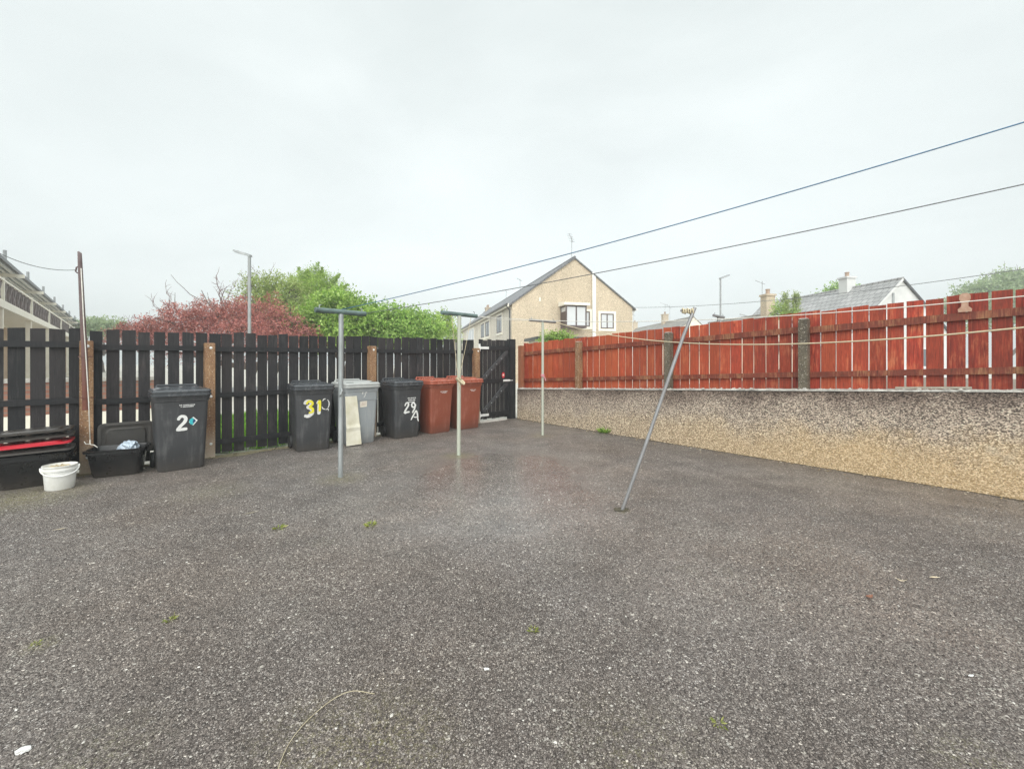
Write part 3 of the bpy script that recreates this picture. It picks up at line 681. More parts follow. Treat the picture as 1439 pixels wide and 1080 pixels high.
# its lid stood up against the fence
o = smooth_by_angle(lid_shell(.54, .42).build('box_lid', 'boxlid', None, loc=fen(-.90, -.015, .40))); o.rotation_euler = (math.radians(96), 0, RZU+.02)
m = MB(); m.box(-.2, .2, -.13, -.122, .0395, .046); m.box(-.2, .2, .122, .13, .0395, .046); m.build('moulded_rib', 'boxlid', o)
tag(o, 'dark grey box lid stood upright against the black fence behind the open box', 'box lid')
# bricks holding the lid up are out of sight: a low block it stands on
tag(MB().box(-.2, .2, -.05, .06, 0, .185).build('concrete_block', 'postdark', None, loc=fen(-.93, .045)), 'dark concrete block hidden under the upright box lid', 'block').rotation_euler[2] = RZU

cb_ = gnd(84, 688); r0 = 0.5*.235; r1 = .5*.272
bk = thing('bucket', 'white plastic bucket with a lowered white handle in front of the black box', 'bucket', cb_+NF*-.08, 0)
def circ(r, z, n=32): return [Vector((r*math.cos(2*math.pi*k/n), r*math.sin(2*math.pi*k/n), z)) for k in range(n)]
m = MB(); m.loft([circ(r0-.008, 0), circ(r0, .01), circ(r1-.006, .20), circ(r1+.004, .203), circ(r1+.006, .222), circ(r1-.001, .225), circ(r1, .25), circ(r1+.005, .254), circ(r1+.004, .262), circ(r1-.003, .262), circ(r1-.006, .21), circ(r1-.012, .13)])
smooth_by_angle(m.build('bucket_body', 'bucket', bk), 50)
m = MB(); ring = circ(r1-.008, .222); cn = len(ring); vs = [Vector((p.x, p.y, p.z+random.uniform(-.006, .012))) for p in ring]+[Vector((p.x*.5, p.y*.5, p.z+random.uniform(.0, .04))) for p in ring]+[Vector((0, 0, .25))]
m.add(vs, [(k, (k+1) % cn, cn+(k+1) % cn, cn+k) for k in range(cn)]+[(cn+k, cn+(k+1) % cn, 2*cn) for k in range(cn)]); m.build('debris_fill', 'sand', bk)
vd = Vector((-cb_.x, -cb_.y, 0)).normalized(); sd = Vector((-vd.y, vd.x, 0))
m = MB(); hp = []
for k in range(17):
    a = math.pi*k/16; p = sd*math.cos(a)*(r1+.012)+vd*(math.sin(a)*(r1+.014)); hp.append(Vector((p.x, p.y, .228-.07*math.sin(a))))
m.tube(hp, .0065, 8)
for sg in (-1, 1): m.tube([sd*sg*(r1-.002)+Vector((0, 0, .228)), sd*sg*(r1+.018)+Vector((0, 0, .228))], .018, 12)
smooth_by_angle(m.build('handle', 'bucket', bk))

# ------------------------------------------------------------------ clothes poles and lines
def rope_pts(a, c, sag, n=40):
    a = Vector(a); c = Vector(c); return [a.lerp(c, k/n)-Vector((0, 0, 4*sag*(k/n)*(1-k/n))) for k in range(n+1)]
def tpole(label, base, ztop, left, right, r, matp, matc, lean=(0, 0)):
    t = thing('clothes_pole', label, 'clothes pole', base, 0, 'steel clothes poles in the yard')
    tx = (left+right)/2-base; m = MB()
    tp = Vector((tx.x*.4+lean[0], tx.y*.4+lean[1], ztop-base.z))
    m.tube([(0, 0, -.03), tp*.5, tp], r, 12); smooth_by_angle(m.build('pole', matp, t), 60)
    l = Vector((left.x, left.y, ztop))-base; q = Vector((right.x, right.y, ztop))-base; mid = (l+q)/2; sh = Vector((tp.x-mid.x, tp.y-mid.y, r+.012)); l = l+sh*.6; q = q+sh*.6; l.z = q.z = tp.z+r*.9
    m = MB(); m.tube([l, q], r*1.05, 12); cbar = smooth_by_angle(m.build('crossbar', matc, t), 60)
    for e, k in ((l, q), (q, l)):
        d = (k-e).normalized(); m = MB(); h = e+d*.05; m.tube([h+Vector((0, 0, r)), h+Vector((0, 0, r+.03)), h+d*.02+Vector((0, 0, r+.035))], .006, 6); m.build('line_hook', 'galv', cbar)
    return t, base+l, base+q
T1, T1l, T1r = tpole('galvanised T shaped clothes pole standing in front of the faded grey bin', gnd(479, 670), 1.965, Vector((-2.268, 4.93, 0)), Vector((-1.842, 5.39, 0)), .029, 'galv', 'greenpipe')
m = MB(); m.tube([(0, -.03, .98), (.02, -.045, 1.0), (.035, -.04, 1.04), (.02, -.03, 1.07)], .012, 8); m.build('cleat', 'galv', T1)
T2, T2l, T2r = tpole('pale T shaped clothes pole with rope tied to it, before the brown bins', gnd(645, 639), 2.075, Vector((-1.016, 6.22, 0)), Vector((-.55, 6.73, 0)), .029, 'brassy', 'greenpipe')
T3, T3l, T3r = tpole('slim greenish T shaped clothes pole near the wall with a pink tie', gnd(763, 611), 2.14, Vector((.334, 8.01, 0)), Vector((.861, 8.47, 0)), .024, 'brassy', 'steel')
t4 = at(1009, 446, 9.6)
T4, _, _ = tpole('grey T shaped clothes pole of the neighbouring garden behind the red fence', Vector((t4.x, t4.y, 0)), t4.z, t4+Vector((-.16, -.18, 0)), t4+Vector((.26, .22, 0)), .03, 'steel', 'steel')
# rope loops tied on the second pole
k2 = Vector((0, -.035, 1.4-(535-HZ)/F*6.4)); m = MB()
m.tube(rope_pts(T2l-T2.location+Vector((.13, .12, -.02)), k2, .02, 16), .0036, 6)
m.tube(rope_pts(T2r-T2.location-Vector((.08, .09, .03)), k2, .03, 16), .0036, 6)
for k in range(6):
    a = [k2+Vector((.034*math.cos(t)+.012*k, .036*math.sin(t), .02*math.sin(2*t)-.012*k+.03)) for t in [j*math.pi/6+k for j in range(11)]]; m.tube(a, .0075, 6)
m.tube([k2, k2+Vector((.03, -.03, -.07)), k2+Vector((.02, -.03, -.12))], .006, 6); m.build('rope_tie', 'rope', T2, True)
k3 = Vector((0, -.03, 1.4-(528-HZ)/F*8.1)); m = MB()
for k in range(3): m.tube([k3+Vector((.03*math.cos(t), .03+.034*math.sin(t)-.004, .014*k)) for t in [j*math.pi/6 for j in range(13)]], .008, 6)
m.tube([k3, k3+Vector((.04, -.02, -.03)), k3+Vector((.055, -.02, -.09))], .008, 6); m.build('pink_tie', simple('pink_cord', (.66, .30, .34), None, .8, 20), T3)
# leaning pole
lb_ = gnd(875, 716); lt = at(977, 432, lb_.y+.02)
lp = thing('leaning_pole', 'bent steel clothes pole leaning to the right over the yard', 'clothes pole', lb_, 0)
d = lt-lb_; m = MB(); m.tube([d*-.03, d*.0, d*.3, d*.6+Vector((-.006, 0, 0)), d*.86+Vector((-.012, 0, 0)), d], .0165, 12); smooth_by_angle(m.build('pole', 'steel', lp), 60)
e = at(958, 436, lt.y)-lb_; m = MB(); m.tube([d*.985, e+Vector((0, .02, 0)), e], .010, 8); m.build('crossbar_stub', 'steel', lp)
m = MB()
for k in range(5):
    t = .12+.19*k; c = (d*.985).lerp(e, t)
    m.tube([c+Vector((.004*math.sin(5*a+k), .017*math.cos(a), .02*math.sin(a)-.006+.004*math.cos(3*k))) for a in [j*math.pi/5 for j in range(11)]], .0075, 6)
    m.tube([c+Vector((0, -.015, .0)), c+Vector((.004*(-1)**k, -.018, -.032+.006*(k % 2)))], .006, 6)
m.build('rope_windings', 'rope', lp, True)
m = MB(); ring = []
for k in range(22):
    a = 2*math.pi*k/22; r = .055*(1+random.uniform(-.25, .25)); ring.append(Vector((r*1.4*math.cos(a)-.01, r*math.sin(a), .0045)))
m.add(ring, [tuple(range(22))]); m.build('broken_socket', 'soil', lp)

# rusty pole strapped to the concrete post
s0 = fen(-1.33, .06); zt = 1.4+155/F*s0.y; pb = at(121, 576, s0.y-.02); pt = at(112.5, 356, s0.y-.02)
rp = thing('rusty_pole', 'tall rusty pipe strapped to the concrete post at the left', 'pole', (pb.x, pb.y, 0), 0)
d0 = pb-rp.location; d1 = pt-rp.location; up = (d1-d0).normalized()
m = MB(); m.tube([d0, d0.lerp(d1, .3)+Vector((.012, 0, 0)), d0.lerp(d1, .6)+Vector((.006, 0, 0)), d0.lerp(d1, .93), d1, d1+Vector((-.018, 0, .02))], [.032, .031, .027, .022, .02, .01], 12); smooth_by_angle(m.build('pipe', 'rust', rp), 60)
m = MB(); a = d0.lerp(d1, .92); m.tube([a, a+Vector((-.035, -.01, -.02)), a+Vector((-.045, -.01, -.07)), a+Vector((-.02, -.01, -.09))], .008, 6); m.build('pulley_hook', 'rust', rp)
for f in (.08, .34):
    m = MB(); c = d0.lerp(d1, f); m.tube([c+Vector((-.04, .06, 0)), c+Vector((-.043, -.02, 0)), c+Vector((0, -.046, 0)), c+Vector((.043, -.02, 0)), c+Vector((.05, .06, 0))], .006, 6); m.build('strap', 'rust', rp)
rl = MB(); st_ = rp.location+d0.lerp(d1, .90)+Vector((.05, -.04, 0)); en = at(127, 618, s0.y-.12)
rl.tube([st_, rp.location+d0.lerp(d1, .55)+Vector((.062, -.045, 0)), rp.location+d0.lerp(d1, .3)+Vector((.075, -.045, 0)), rp.location+d0+Vector((.095, -.06, .1)), en], .0055, 6)
rl.tube([en, en+Vector((.01, -.01, -.05)), en+Vector((.05, .0, -.06)), en+Vector((.09, 0, -.09))], .0055, 6); rl.tube([en+Vector((0, 0, -.045)), en+Vector((-.05, 0, -.05)), en+Vector((-.07, 0, -.02))], .0055, 6)
tag(rl.build('hanging_cord', 'whiterope', None, True), 'thin cream cord hanging down the rusty pole at the left', 'cord')

def line(label, a, c, sag, r, mt, cat='washing line', name='washing_line', n=48):
    m = MB(); m.tube(rope_pts(a, c, sag, n), r, 6); return tag(m.build(name, mt, None, True), label, cat)
def beyond(a, px, py, d, k=1.5):
    e = at(px, py, d); return e, Vector(a).lerp(e, k)
def saggy(a, px, py, d, sag, k):
    """end the line k times further than the point seen at the frame edge, keeping its sag over the seen span"""
    e = at(px, py, d); a = Vector(a); end = a+(e-a)*k; 
    return [a+(e-a)*t-Vector((0, 0, 4*sag*t*(1-t))) for t in [k*j/60 for j in range(61)]]
def line2(label, pts, r, mt, cat='washing line', name='washing_line'):
    m = MB(); m.tube(pts, r, 6); return tag(m.build(name, mt, None, True), label, cat)
t1m = T1l.lerp(T1r, .5)+Vector((0, 0, .03))
line2('upper blue washing line crossing the sky from the grey T pole', saggy(t1m, 1439, 172, 2.5, .06, 1.25), .0042, 'blueline')
line2('lower dark washing line crossing the sky beneath the blue one', saggy(T1r+Vector((0, 0, .01)), 1439, 259, 2.9, .05, 1.25), .0042, 'greyline')
line2('thick cream washing rope sagging in front of the red fence boards', saggy(T3r, 1439, 460, 3.2, .26, 1.15), .0075, 'rope')
line2('thin white washing line running just along the top of the red fence', saggy(T2r, 1439, 416, 3.3, .135, 1.15), .0048, 'whiterope')
line2('slack white line from the slim pole towards the left clothes pole', rope_pts(T3l, T2r+Vector((0, .0, .0)), .03, 20), .0045, 'whiterope')
line2('thin wire running left from the top of the rusty pole', saggy(rp.location+d0.lerp(d1, .92)+Vector((-.04, -.01, -.05)), 0, 356, 4.6, .06, 1.6), .004, 'wire', 'wire', 'wire')

# ------------------------------------------------------------------ street lamps
def lamp(label, px, ptop, h, armdir, r, glen=.62):
    d = (h-EYE)*F/(HZ-ptop); c = at(px, ptop, d)
    t = thing('street_lamp', label, 'street lamp', (c.x, c.y, 0), 0, 'street lamps beyond the fences')
    m = MB(); m.tube([(0, 0, -.1), (0, 0, 1.4), (0, 0, 1.42), (0, 0, h)], [r*1.5, r*1.5, r, r*.85], 12); smooth_by_angle(m.build('column', 'lampgrey', t))
    a = Vector(armdir).normalized(); up = .22
    m = MB(); sd = a.cross(Vector((0, 0, 1))); e = a*glen+Vector((0, 0, up)); o = Vector((0, 0, h))
    def ring(p, w, hh): return [p-sd*w-Vector((0,0,hh)), p+sd*w-Vector((0,0,hh)), p+sd*w*.8+Vector((0,0,hh)), p-sd*w*.8+Vector((0,0,hh))]
    m.loft([ring(o-a*.06-Vector((0, 0, .02)), r*1.1, .04), ring(o+e*.25, .07, .05), ring(o+e*.5, .13, .045), ring(o+e*.9, .13, .035), ring(o+e, .09, .015)]); hd = m.build('lamp_head', 'lampgrey', t)
    m = MB(); m.loft([ring(o+e*.52-Vector((0, 0, .052)), .10, .006), ring(o+e*.88-Vector((0, 0, .044)), .10, .006)]); m.build('lens', 'lens', hd)
    return t
lamp('grey street lamp rising in front of the purple red shrub', 351, 359, 5.2, (-1, .25, 0), .06, .66)
lamp('slim grey street lamp beyond the red fence and the neighbouring T pole', 1013, 391, 6., (1, .3, 0), .05, .58)
lamp('tiny distant street lamp beside the end of the grey tiled roof', 1051, 444, 6., (-1, .3, 0), .05, .75)

# ------------------------------------------------------------------ houses
def gable_house(name, label, cat, loc, rz, L, hw, ze, zr, wallm, roofm, oh=.25, sidewall=None, th=.10, bargem='gutter'):
    """ridge along local +x from the gable at x=0, half width hw in y"""
    t = thing(name, label, cat, loc, rz)
    m = MB(); g = [(0, -hw, -.1), (0, hw, -.1), (0, hw, ze), (0, 0, zr), (0, -hw, ze)]
    m.prism(g, (L, 0, 0)); w = m.build('wall', wallm, t)
    k = (zr-ze)/hw; rf_ = MB(); o = oh
    for s in (-1, 1):
        y0 = s*(hw+o); z0 = ze-k*o
        a = [(-.06, y0, z0+.02), (-.06, 0, zr+.02), (-.06, 0, zr+.02+th), (-.06, y0, z0+.02+th)]
        rf_.prism(a, (L+.12, 0, 0))
    r = rf_.build('roof', roofm, t)
    m = MB(); m.tube([(-.08, 0, zr+th+.0), (L+.08, 0, zr+th+.0)], .09, 8); m.build('ridge_tiles', roofm, r)
    return t, r
def side_window(t, x0, x1, z0, z1, y, out, frame='frame', pane='glass', surround=None, mull=1):
    """window on the plane y (long side); out = -1 or 1"""
    ob = thing_part(t, y, out, 0, x0, x1, z0, z1, frame, pane, surround, mull); return ob
def win(t, P, ex, ez, nrm, w, h, frame='frame', pane='glass', surround=None, mull=1, fw=.07):
    """window centred at P: ex = across, nrm = outward"""
    P = Vector(P); ex = Vector(ex).normalized(); nrm = Vector(nrm).normalized(); ez = Vector((0, 0, 1))
    M = Matrix((( ex.x, nrm.x, ez.x, P.x), (ex.y, nrm.y, ez.y, P.y), (ex.z, nrm.z, ez.z, P.z), (0, 0, 0, 1)))
    m = MB()
    if surround:
        q = MB(); a = .16
        q.box(-w/2-a, -w/2, -.05, .035, -h/2-a, h/2+a, M); q.box(w/2, w/2+a, -.05, .035, -h/2-a, h/2+a, M); q.box(-w/2, w/2, -.05, .035, h/2, h/2+a, M); q.box(-w/2, w/2, -.05, .06, -h/2-a, -h/2, M)
    m.box(-w/2, -w/2+fw, -.05, .022, -h/2, h/2, M); m.box(w/2-fw, w/2, -.05, .022, -h/2, h/2, M)
    m.box(-w/2+fw, w/2-fw, -.05, .02, h/2-fw, h/2, M); m.box(-w/2+fw, w/2-fw, -.05, .02, -h/2, -h/2+fw, M)
    for k in range(mull):
        x = -w/2+w*(k+1)/(mull+1); m.box(x-fw/2, x+fw/2, -.05, .018, -h/2+fw, h/2-fw, M)
    f = m.build('window', frame, t)
    MB().box(-w/2+fw, w/2-fw, -.04, .008, -h/2+fw, h/2-fw, M).build('pane', pane, f)
    if surround: q.build('surround', surround, f)
    return f
def chimney(t, x, y, zb, zt, w, d, m_, pots=1):
    c = MB(); c.box(x-w/2, x+w/2, y-d/2, y+d/2, zb, zt-.12); c.box(x-w/2-.06, x+w/2+.06, y-d/2-.06, y+d/2+.06, zt-.12, zt)
    ch = c.build('chimney', m_, t)
    for k in range(pots):
        px = x+(k-(pots-1)/2)*w*.5; p = MB(); p.loft([[Vector((px+r*math.cos(a), y+r*math.sin(a), z)) for a in [j*math.pi/5 for j in range(10)]] for r, z in ((.13, zt), (.12, zt+.28), (.14, zt+.28), (.14, zt+.34), (.10, zt+.34))])
        p.build('chimney_pot', 'pot', ch)
    return ch
def aerial(t, x, y, z, h=1.5, ang=.3, s=1.):
    m = MB(); m.tube([(x, y, z), (x, y, z+h)], .018, 6); c = Vector((x, y, z+h*.85)); d = Vector((math.cos(ang), math.sin(ang), .55)).normalized(); q = d.cross(Vector((0, 0, 1))).normalized()
    m.tube([c-d*.3*s, c+d*.75*s], .014, 6)
    for k in range(6):
        p = c+d*(-.25+.19*k)*s; m.tube([p-q*.22*s, p+q*.22*s], .009, 5)
    m.build('aerial', 'lampgrey', t)

# tan gabled house with the terrace running back: gable faces the yard
gdir = Vector((.97, .244, 0)).normalized(); tdir = Vector((-.244, .97, 0)).normalized()
Gc = Vector((0.0, 27.8, 0)); gw_ = 8.7
org = Gc+gdir*gw_/2
hz_ang = math.atan2(tdir.y, tdir.x)                    # local +x = receding; local +y = left seen from the yard (-gdir)
th_, troof = gable_house('gabled_house', 'tan roughcast gabled house with brown oriel window beyond the gate', 'house', org, hz_ang, 34, gw_/2, 5.12, 8.3, 'render', 'slate', .22)
# cream long side skin, gutter and fascia
MB().box(.15, 33.9, gw_/2+.003, gw_/2+.03, 0, 4.98).build('side_wall', 'render2', th_)
m = MB(); m.box(-.05, 34, gw_/2+.20, gw_/2+.30, 4.93, 5.13); m.build('fascia', 'cream', th_)
m = MB(); m.tube([(-.08, gw_/2+.36, 5.09), (34, gw_/2+.36, 5.09)], .07, 8); m.tube([(.25, gw_/2+.34, 5.05), (.25, gw_/2+.1, 4.75), (.25, gw_/2+.09, 0)], .045, 8); m.build('gutter', 'gutter', th_)
m = MB(); m.tube([(-.08, -gw_/2-.30, 5.0), (34, -gw_/2-.30, 5.0)], .07, 8); m.tube([(.2, -gw_/2-.28, 4.95), (.2, -gw_/2-.09, 4.6), (.2, -gw_/2-.09, 0)], .05, 8); m.build('white_gutter', 'white', th_)
# verge lines on the gable
m = MB(); k = (8.3-5.12)/(gw_/2)
for s in (-1, 1): m.bar((-.085, s*(gw_/2+.22), 5.12-k*.22+.03), (-.085, 0, 8.33), .05, .06)
m.build('verge_board', 'slate', th_)
def gy(mm): return gw_/2-mm                             # metres from left gable corner -> local y
for (xa, xb, za, zb, pn, fr) in ((2.8, 4.6, 3.45, 4.72, 'glass', 'frame'), (7.4, 9.2, 3.45, 4.7, 'glass', 'frame'), (9.6, 11.4, 3.45, 4.7, 'glass', 'frame'), (15.4, 20.6, 3.4, 4.7, 'glass2', 'white'), (24, 27, 3.4, 4.7, 'glass2', 'white')):
    win(th_, ((xa+xb)/2, gw_/2+.032, (za+zb)/2), (1, 0, 0), 0, (0, 1, 0), xb-xa, zb-za, fr, pn, 'cream', 1 if fr == 'frame' else 2, .09)
win(th_, (-.003, gy(6.76), 4.14), (0, -1, 0), 0, (-1, 0, 0), 1.0, 1.05, 'frame', 'glass2', 'cream', 1, .08)
win(th_, (-.003, gy(5.16), 4.25), (0, -1, 0), 0, (-1, 0, 0), .62, 1.05, 'frame', 'glass2', 'cream', 0, .08)
# oriel window
y0, y1, pr = gy(3.35), gy(4.80), 1.0; z0, z1 = 3.72, 4.93
m = MB(); m.box(-pr, -.004, y1, y0, z0-.16, z0)
ow = m.build('oriel_window', 'frame', th_)
MB().box(-pr, -.004, y1, y0, z1, z1+.1).build('head_board', 'frame', ow)
m = MB()
for (x, y) in ((-pr+.04, y0-.04), (-pr+.04, y1+.04), (-.05, y0-.04), (-.05, y1+.04), (-pr+.04, (y0+y1)/2)): m.box(x-.04, x+.04, y-.04, y+.04, z0, z1)
m.build('mullion', 'frame', ow)
MB().box(-pr+.03, -.02, y1+.03, y0-.03, z0+.001, z1-.001).build('pane', 'glass2', ow)
m = MB(); m.prism([(-pr-.15, y0+.16, z1+.1), (-.01, y0+.16, z1+.1), (-.01, y0+.16, z1+.42), (-pr-.15, y0+.16, z1+.26)], (0, y1-y0-.34, 0)); m.build('oriel_roof', 'cream', ow)
m = MB(); m.box(-pr+.02, -.01, y0-.06, y0+.004, z0+.02, z1-.3); m.build('side_panel', 'frame', ow)
# white soil pipe / strip on the gable
m = MB(); m.box(-.06, -.003, gy(5.90), gy(5.72), 0, 7.35); m.tube([(-.1, gy(5.66), 0), (-.1, gy(5.66), 7.45)], .05, 8); m.build('white_strip', 'white', th_)
MB().box(-.03, -.003, gy(1.95), gy(1.85), 5.35, 5.6).build('air_vent', 'cream', th_)
aerial(th_, .35, .05, 8.4, 1.5, 2.4, .8); aerial(th_, 14, 0, 8.4, 1.2, .5, .7); aerial(th_, 20, 0, 8.4, 1.0, .9, .7)
chimney(th_, 31, 0, 7.9, 8.75, 1.0, .6, 'render', 2)

bw = thing('brick_wall', 'low brown brick garden wall glimpsed through the black fence gaps at the left', 'wall', fen(-9, -3.6), RZU)
bm_ = N('brown_brick'); bk_ = bm_.n.new('ShaderNodeTexBrick'); bm_.link(bm_.mapv(bm_.obj(), (1, 0, 1), rot=(0, 0, 0)), bk_.inputs['Vector'])
mpb = bm_.n.new('ShaderNodeCombineXYZ'); bm_.link(bm_.sep(bm_.obj(), 0), mpb.inputs[0]); bm_.link(bm_.sep(bm_.obj(), 2), mpb.inputs[1]); bm_.link(mpb.outputs[0], bk_.inputs['Vector'])
bk_.inputs['Scale'].default_value = 1; bk_.inputs['Brick Width'].default_value = .225; bk_.inputs['Row Height'].default_value = .075; bk_.inputs['Mortar Size'].default_value = .01
bk_.inputs['Color1'].default_value = (.32, .15, .10, 1); bk_.inputs['Color2'].default_value = (.24, .10, .07, 1); bk_.inputs['Mortar'].default_value = (.20, .17, .14, 1); bm_.col(bk_.outputs['Color']); bm_.rough(.8)
MB().box(0, 8.6, 0, .22, .46, 1.02).build('brickwork', bm_.m, bw); MB().box(-.02, 8.62, -.02, .24, -.05, .455).build('plinth', 'cream', bw); MB().box(-.02, 8.62, -.03, .25, 1.023, 1.09).build('coping', 'coping', bw)
# lean-to shed with flat felt roof and a shrub, just past the red fence
sh = thing('garden_shed', 'low shed with a dark flat roof below the oriel window', 'shed', at(786, 473, 14.5)*Vector((1, 1, 0)), .22) if False else None
c = at(790, 473, 15.5)
sh = thing('garden_shed', 'low shed with a dark flat roof beyond the red fence', 'shed', (c.x, c.y, 0), .2)
MB().box(-.85, .85, 0, 1.6, -.05, 2.16).build('wall', 'creamwall', sh); MB().box(-1.0, .95, -.15, 1.75, 2.165, 2.27).build('roof', 'gutter', sh)
MB().box(-.3, .35, -.028, -.003, .0, 1.9).build('door', 'dkbrown', sh)

# far house row on the right of the tan house
fh_d = Vector((-.06, 1, 0)).normalized(); ap = at(975, 444, 53)
fh, _ = gable_house('distant_house', 'distant house row with two chimneys seen over the red fence', 'house', (ap.x, ap.y, 0), math.atan2(fh_d.y, fh_d.x), 24, 3.9, ap.z-3.7, ap.z-.15, 'creamwall', 'slate3', .2)
chimney(fh, 8.5, 0, ap.z-.6, ap.z+1.15, .75, .75, 'render', 1); chimney(fh, 21, 0, ap.z-.6, ap.z+1.1, .8, .75, 'render', 1)
aerial(fh, 8, .2, ap.z+1.1, 1.6, 1.2, 1.); aerial(fh, 21, .2, ap.z+1., 1.6, .5, 1.); aerial(fh, 6.4, .2, ap.z, 2.2, 2., 1.)
# white gabled bungalow
wd = Vector((-.12, .99, 0)).normalized(); ap = at(1268, 390, 26.2)
wh_, _ = gable_house('white_bungalow', 'white rendered bungalow with pale grey tiled roof and chimney', 'house', (ap.x, ap.y, 0), math.atan2(wd.y, wd.x), 12.1, 3.9, ap.z-4.0, ap.z-.15, 'whitewall', 'slate2', .25)
chimney(wh_, 3.6, .15, ap.z-1.2, ap.z+.72, .66, .66, 'whitewall', 1)
m = MB(); m.box(-.04, -.003, .55, .70, ap.z-3.2, ap.z-.95); m.build('vent_pipe', 'lampgrey', wh_)
MB().bar((-.09, 4.1, ap.z-4.15), (-.09, 0, ap.z-.1), .05, .12).build('verge_board', 'whitewall', wh_); MB().bar((-.09, -4.1, ap.z-4.15), (-.09, 0, ap.z-.1), .05, .12).build('verge_board', 'gutter', wh_)
win(wh_, (-.003, -1.2, 1.6), (0, 1, 0), 0, (-1, 0, 0), 1.5, 1.2, 'white', 'glass', None, 1)
# cottage whose chimney shows above the red fence
cc = at(1094, 440, 27.)
ct, _ = gable_house('low_cottage', 'low cottage with a tan chimney stack showing above the red fence', 'house', (cc.x-.3, cc.y, 0), math.atan2(wd.y, wd.x), 7, 3.0, 2.2, cc.z-.1, 'creamwall', 'slate3', .2)
chimney(ct, .5, 0, cc.z-.6, at(0, 412, 27.).z, .55, .6, 'render', 1); aerial(ct, .75, .2, at(0, 412, 27.).z, .9, 1., .6)

# telephone wire from the tan house
e0 = at(886, 432, 30.2); line2('thin telephone wire from the tan house to the right', saggy(e0, 1439, 378, 15, .35, 1.2), .014, 'wire', 'wire', 'wire')

# deck access flats at the left
td = Vector((-.674, .739, 0)).normalized(); O = Vector((-19.2, 16., 0))
fl = thing('deck_access_flats', 'cream two storey flats with a brown balustraded balcony at the far left', 'building', O, math.atan2(td.y, td.x))
X0, X1 = -9, 52
MB().box(X0, X1, 1.6, 8, -.1, 5.9).build('wall', 'creamwall', fl)
MB().box(X0, X1, 1.56, 1.597, 0, 3.3).build('ground_floor_wall', 'tanwall', fl)
MB().box(X0, X1, 0, 1.55, 3.46, 3.74).build('balcony_slab', 'cream', fl)
rfm = MB(); rfm.prism([(X0, .6, 5.98), (X0, 4.8, 7.9), (X0, 9, 5.98), (X0, 9, 5.88), (X0, .6, 5.88)], (X1-X0, 0, 0)); rr = rfm.build('roof', 'slate', fl)
m = MB(); m.box(X0, X1, .50, .597, 5.86, 6.02); m.build('gutter', 'gutter', rr)
m = MB()
for k in range(4): m.box(X0, X1, .66+.24*k, .78+.24*k, 5.80, 5.876)
m.build('soffit_boards', 'white', rr)
bay = 7.1; x = 1.1-bay
k = 0
while x < X1:
    MB().box(x-.10, x+.10, .06, .26, 0, 3.455).build('column', 'cream', fl)
    m = MB(); m.box(x-.07, x+.07, .02, .16, 3.745, 4.66); m.build('balcony_post', 'cream', fl)
    m = MB(); m.box(x-.06, x+.06, .3, 1.58, 5.62, 5.79); m.build('beam', 'cream', fl)
    m = MB(); m.tube([(x+.3, 1.0, 6.0), (x+.3, 1.0, 7.0)], .07, 8); m.build('vent_pipe', 'lampgrey', rr)
    m = MB(); n = 7; w = bay/n
    for j in range(n):
        xa = x+.08+w*j*(bay-.16)/bay; xb = xa+w*(bay-.16)/bay
        m.bar((xa+.06, .08, 3.82), (xb-.06, .08, 4.5), .03, .10); m.bar((xa+.06, .11, 4.5), (xb-.06, .11, 3.82), .03, .10)
        m.box(xa, xa+.07, .05, .13, 3.78, 4.54); m.box(xa+w*.5-.05, xa+w*.5+.05, .06, .12, 3.8, 4.52); m.box(xa+.10, xb-.1, .128, .14, 3.86, 4.48) if j % 2 else None
    m.build('balustrade_panel', 'balus', fl)
    m = MB(); m.box(x+.075, x+bay-.075, .03, .15, 4.545, 4.62); m.box(x+.075, x+bay-.075, .05, .13, 3.75, 3.79); m.build('handrail', 'cream', fl)
    win(fl, (x+2.0, 1.596, 4.85), (-1, 0, 0), 0, (0, -1, 0), 1.7, 1.2, 'white', 'glass', None, 1)
    MB().box(x+4.2, x+5.1, 1.555, 1.594, 3.75, 5.75).build('door', 'dkbrown', fl)
    win(fl, (x+2.4, 1.55, 1.6), (-1, 0, 0), 0, (0, -1, 0), 1.8, 1.2, 'white', 'glass', None, 1)
    x += bay; k += 1

# ------------------------------------------------------------------ vegetation
def leaves(P, D, size, aspect=.5):
    """rhombic leaves: centres P, long axis D (n,3)"""
    n = len(P); D = D/np.linalg.norm(D, axis=1, keepdims=True)
    R = rng.normal(size=(n, 3)); Sd = np.cross(D, R); Sd /= np.linalg.norm(Sd, axis=1, keepdims=True)+1e-9
    s = size*rng.uniform(.6, 1.35, (n, 1))
    v = np.stack([P, P+D*s*.45+Sd*s*aspect*.5, P+D*s, P+D*s*.5-Sd*s*aspect*.5], axis=1).reshape(-1, 3)
    return v
def mesh_quads(name, v, mat, parent=None):
    n = len(v)//4; me = bpy.data.meshes.new(name)
    me.vertices.add(len(v)); me.vertices.foreach_set('co', v.astype(np.float32).ravel())
    me.loops.add(len(v)); me.loops.foreach_set('vertex_index', np.arange(len(v), dtype=np.int32))
    me.polygons.add(n); me.polygons.foreach_set('loop_start', np.arange(0, len(v), 4, dtype=np.int32)); me.update(calc_edges=True); me.validate()
    me.materials.append(MT[mat]); o = bpy.data.objects.new(name, me); COL.objects.link(o)
    if parent: o.parent = parent
    return o
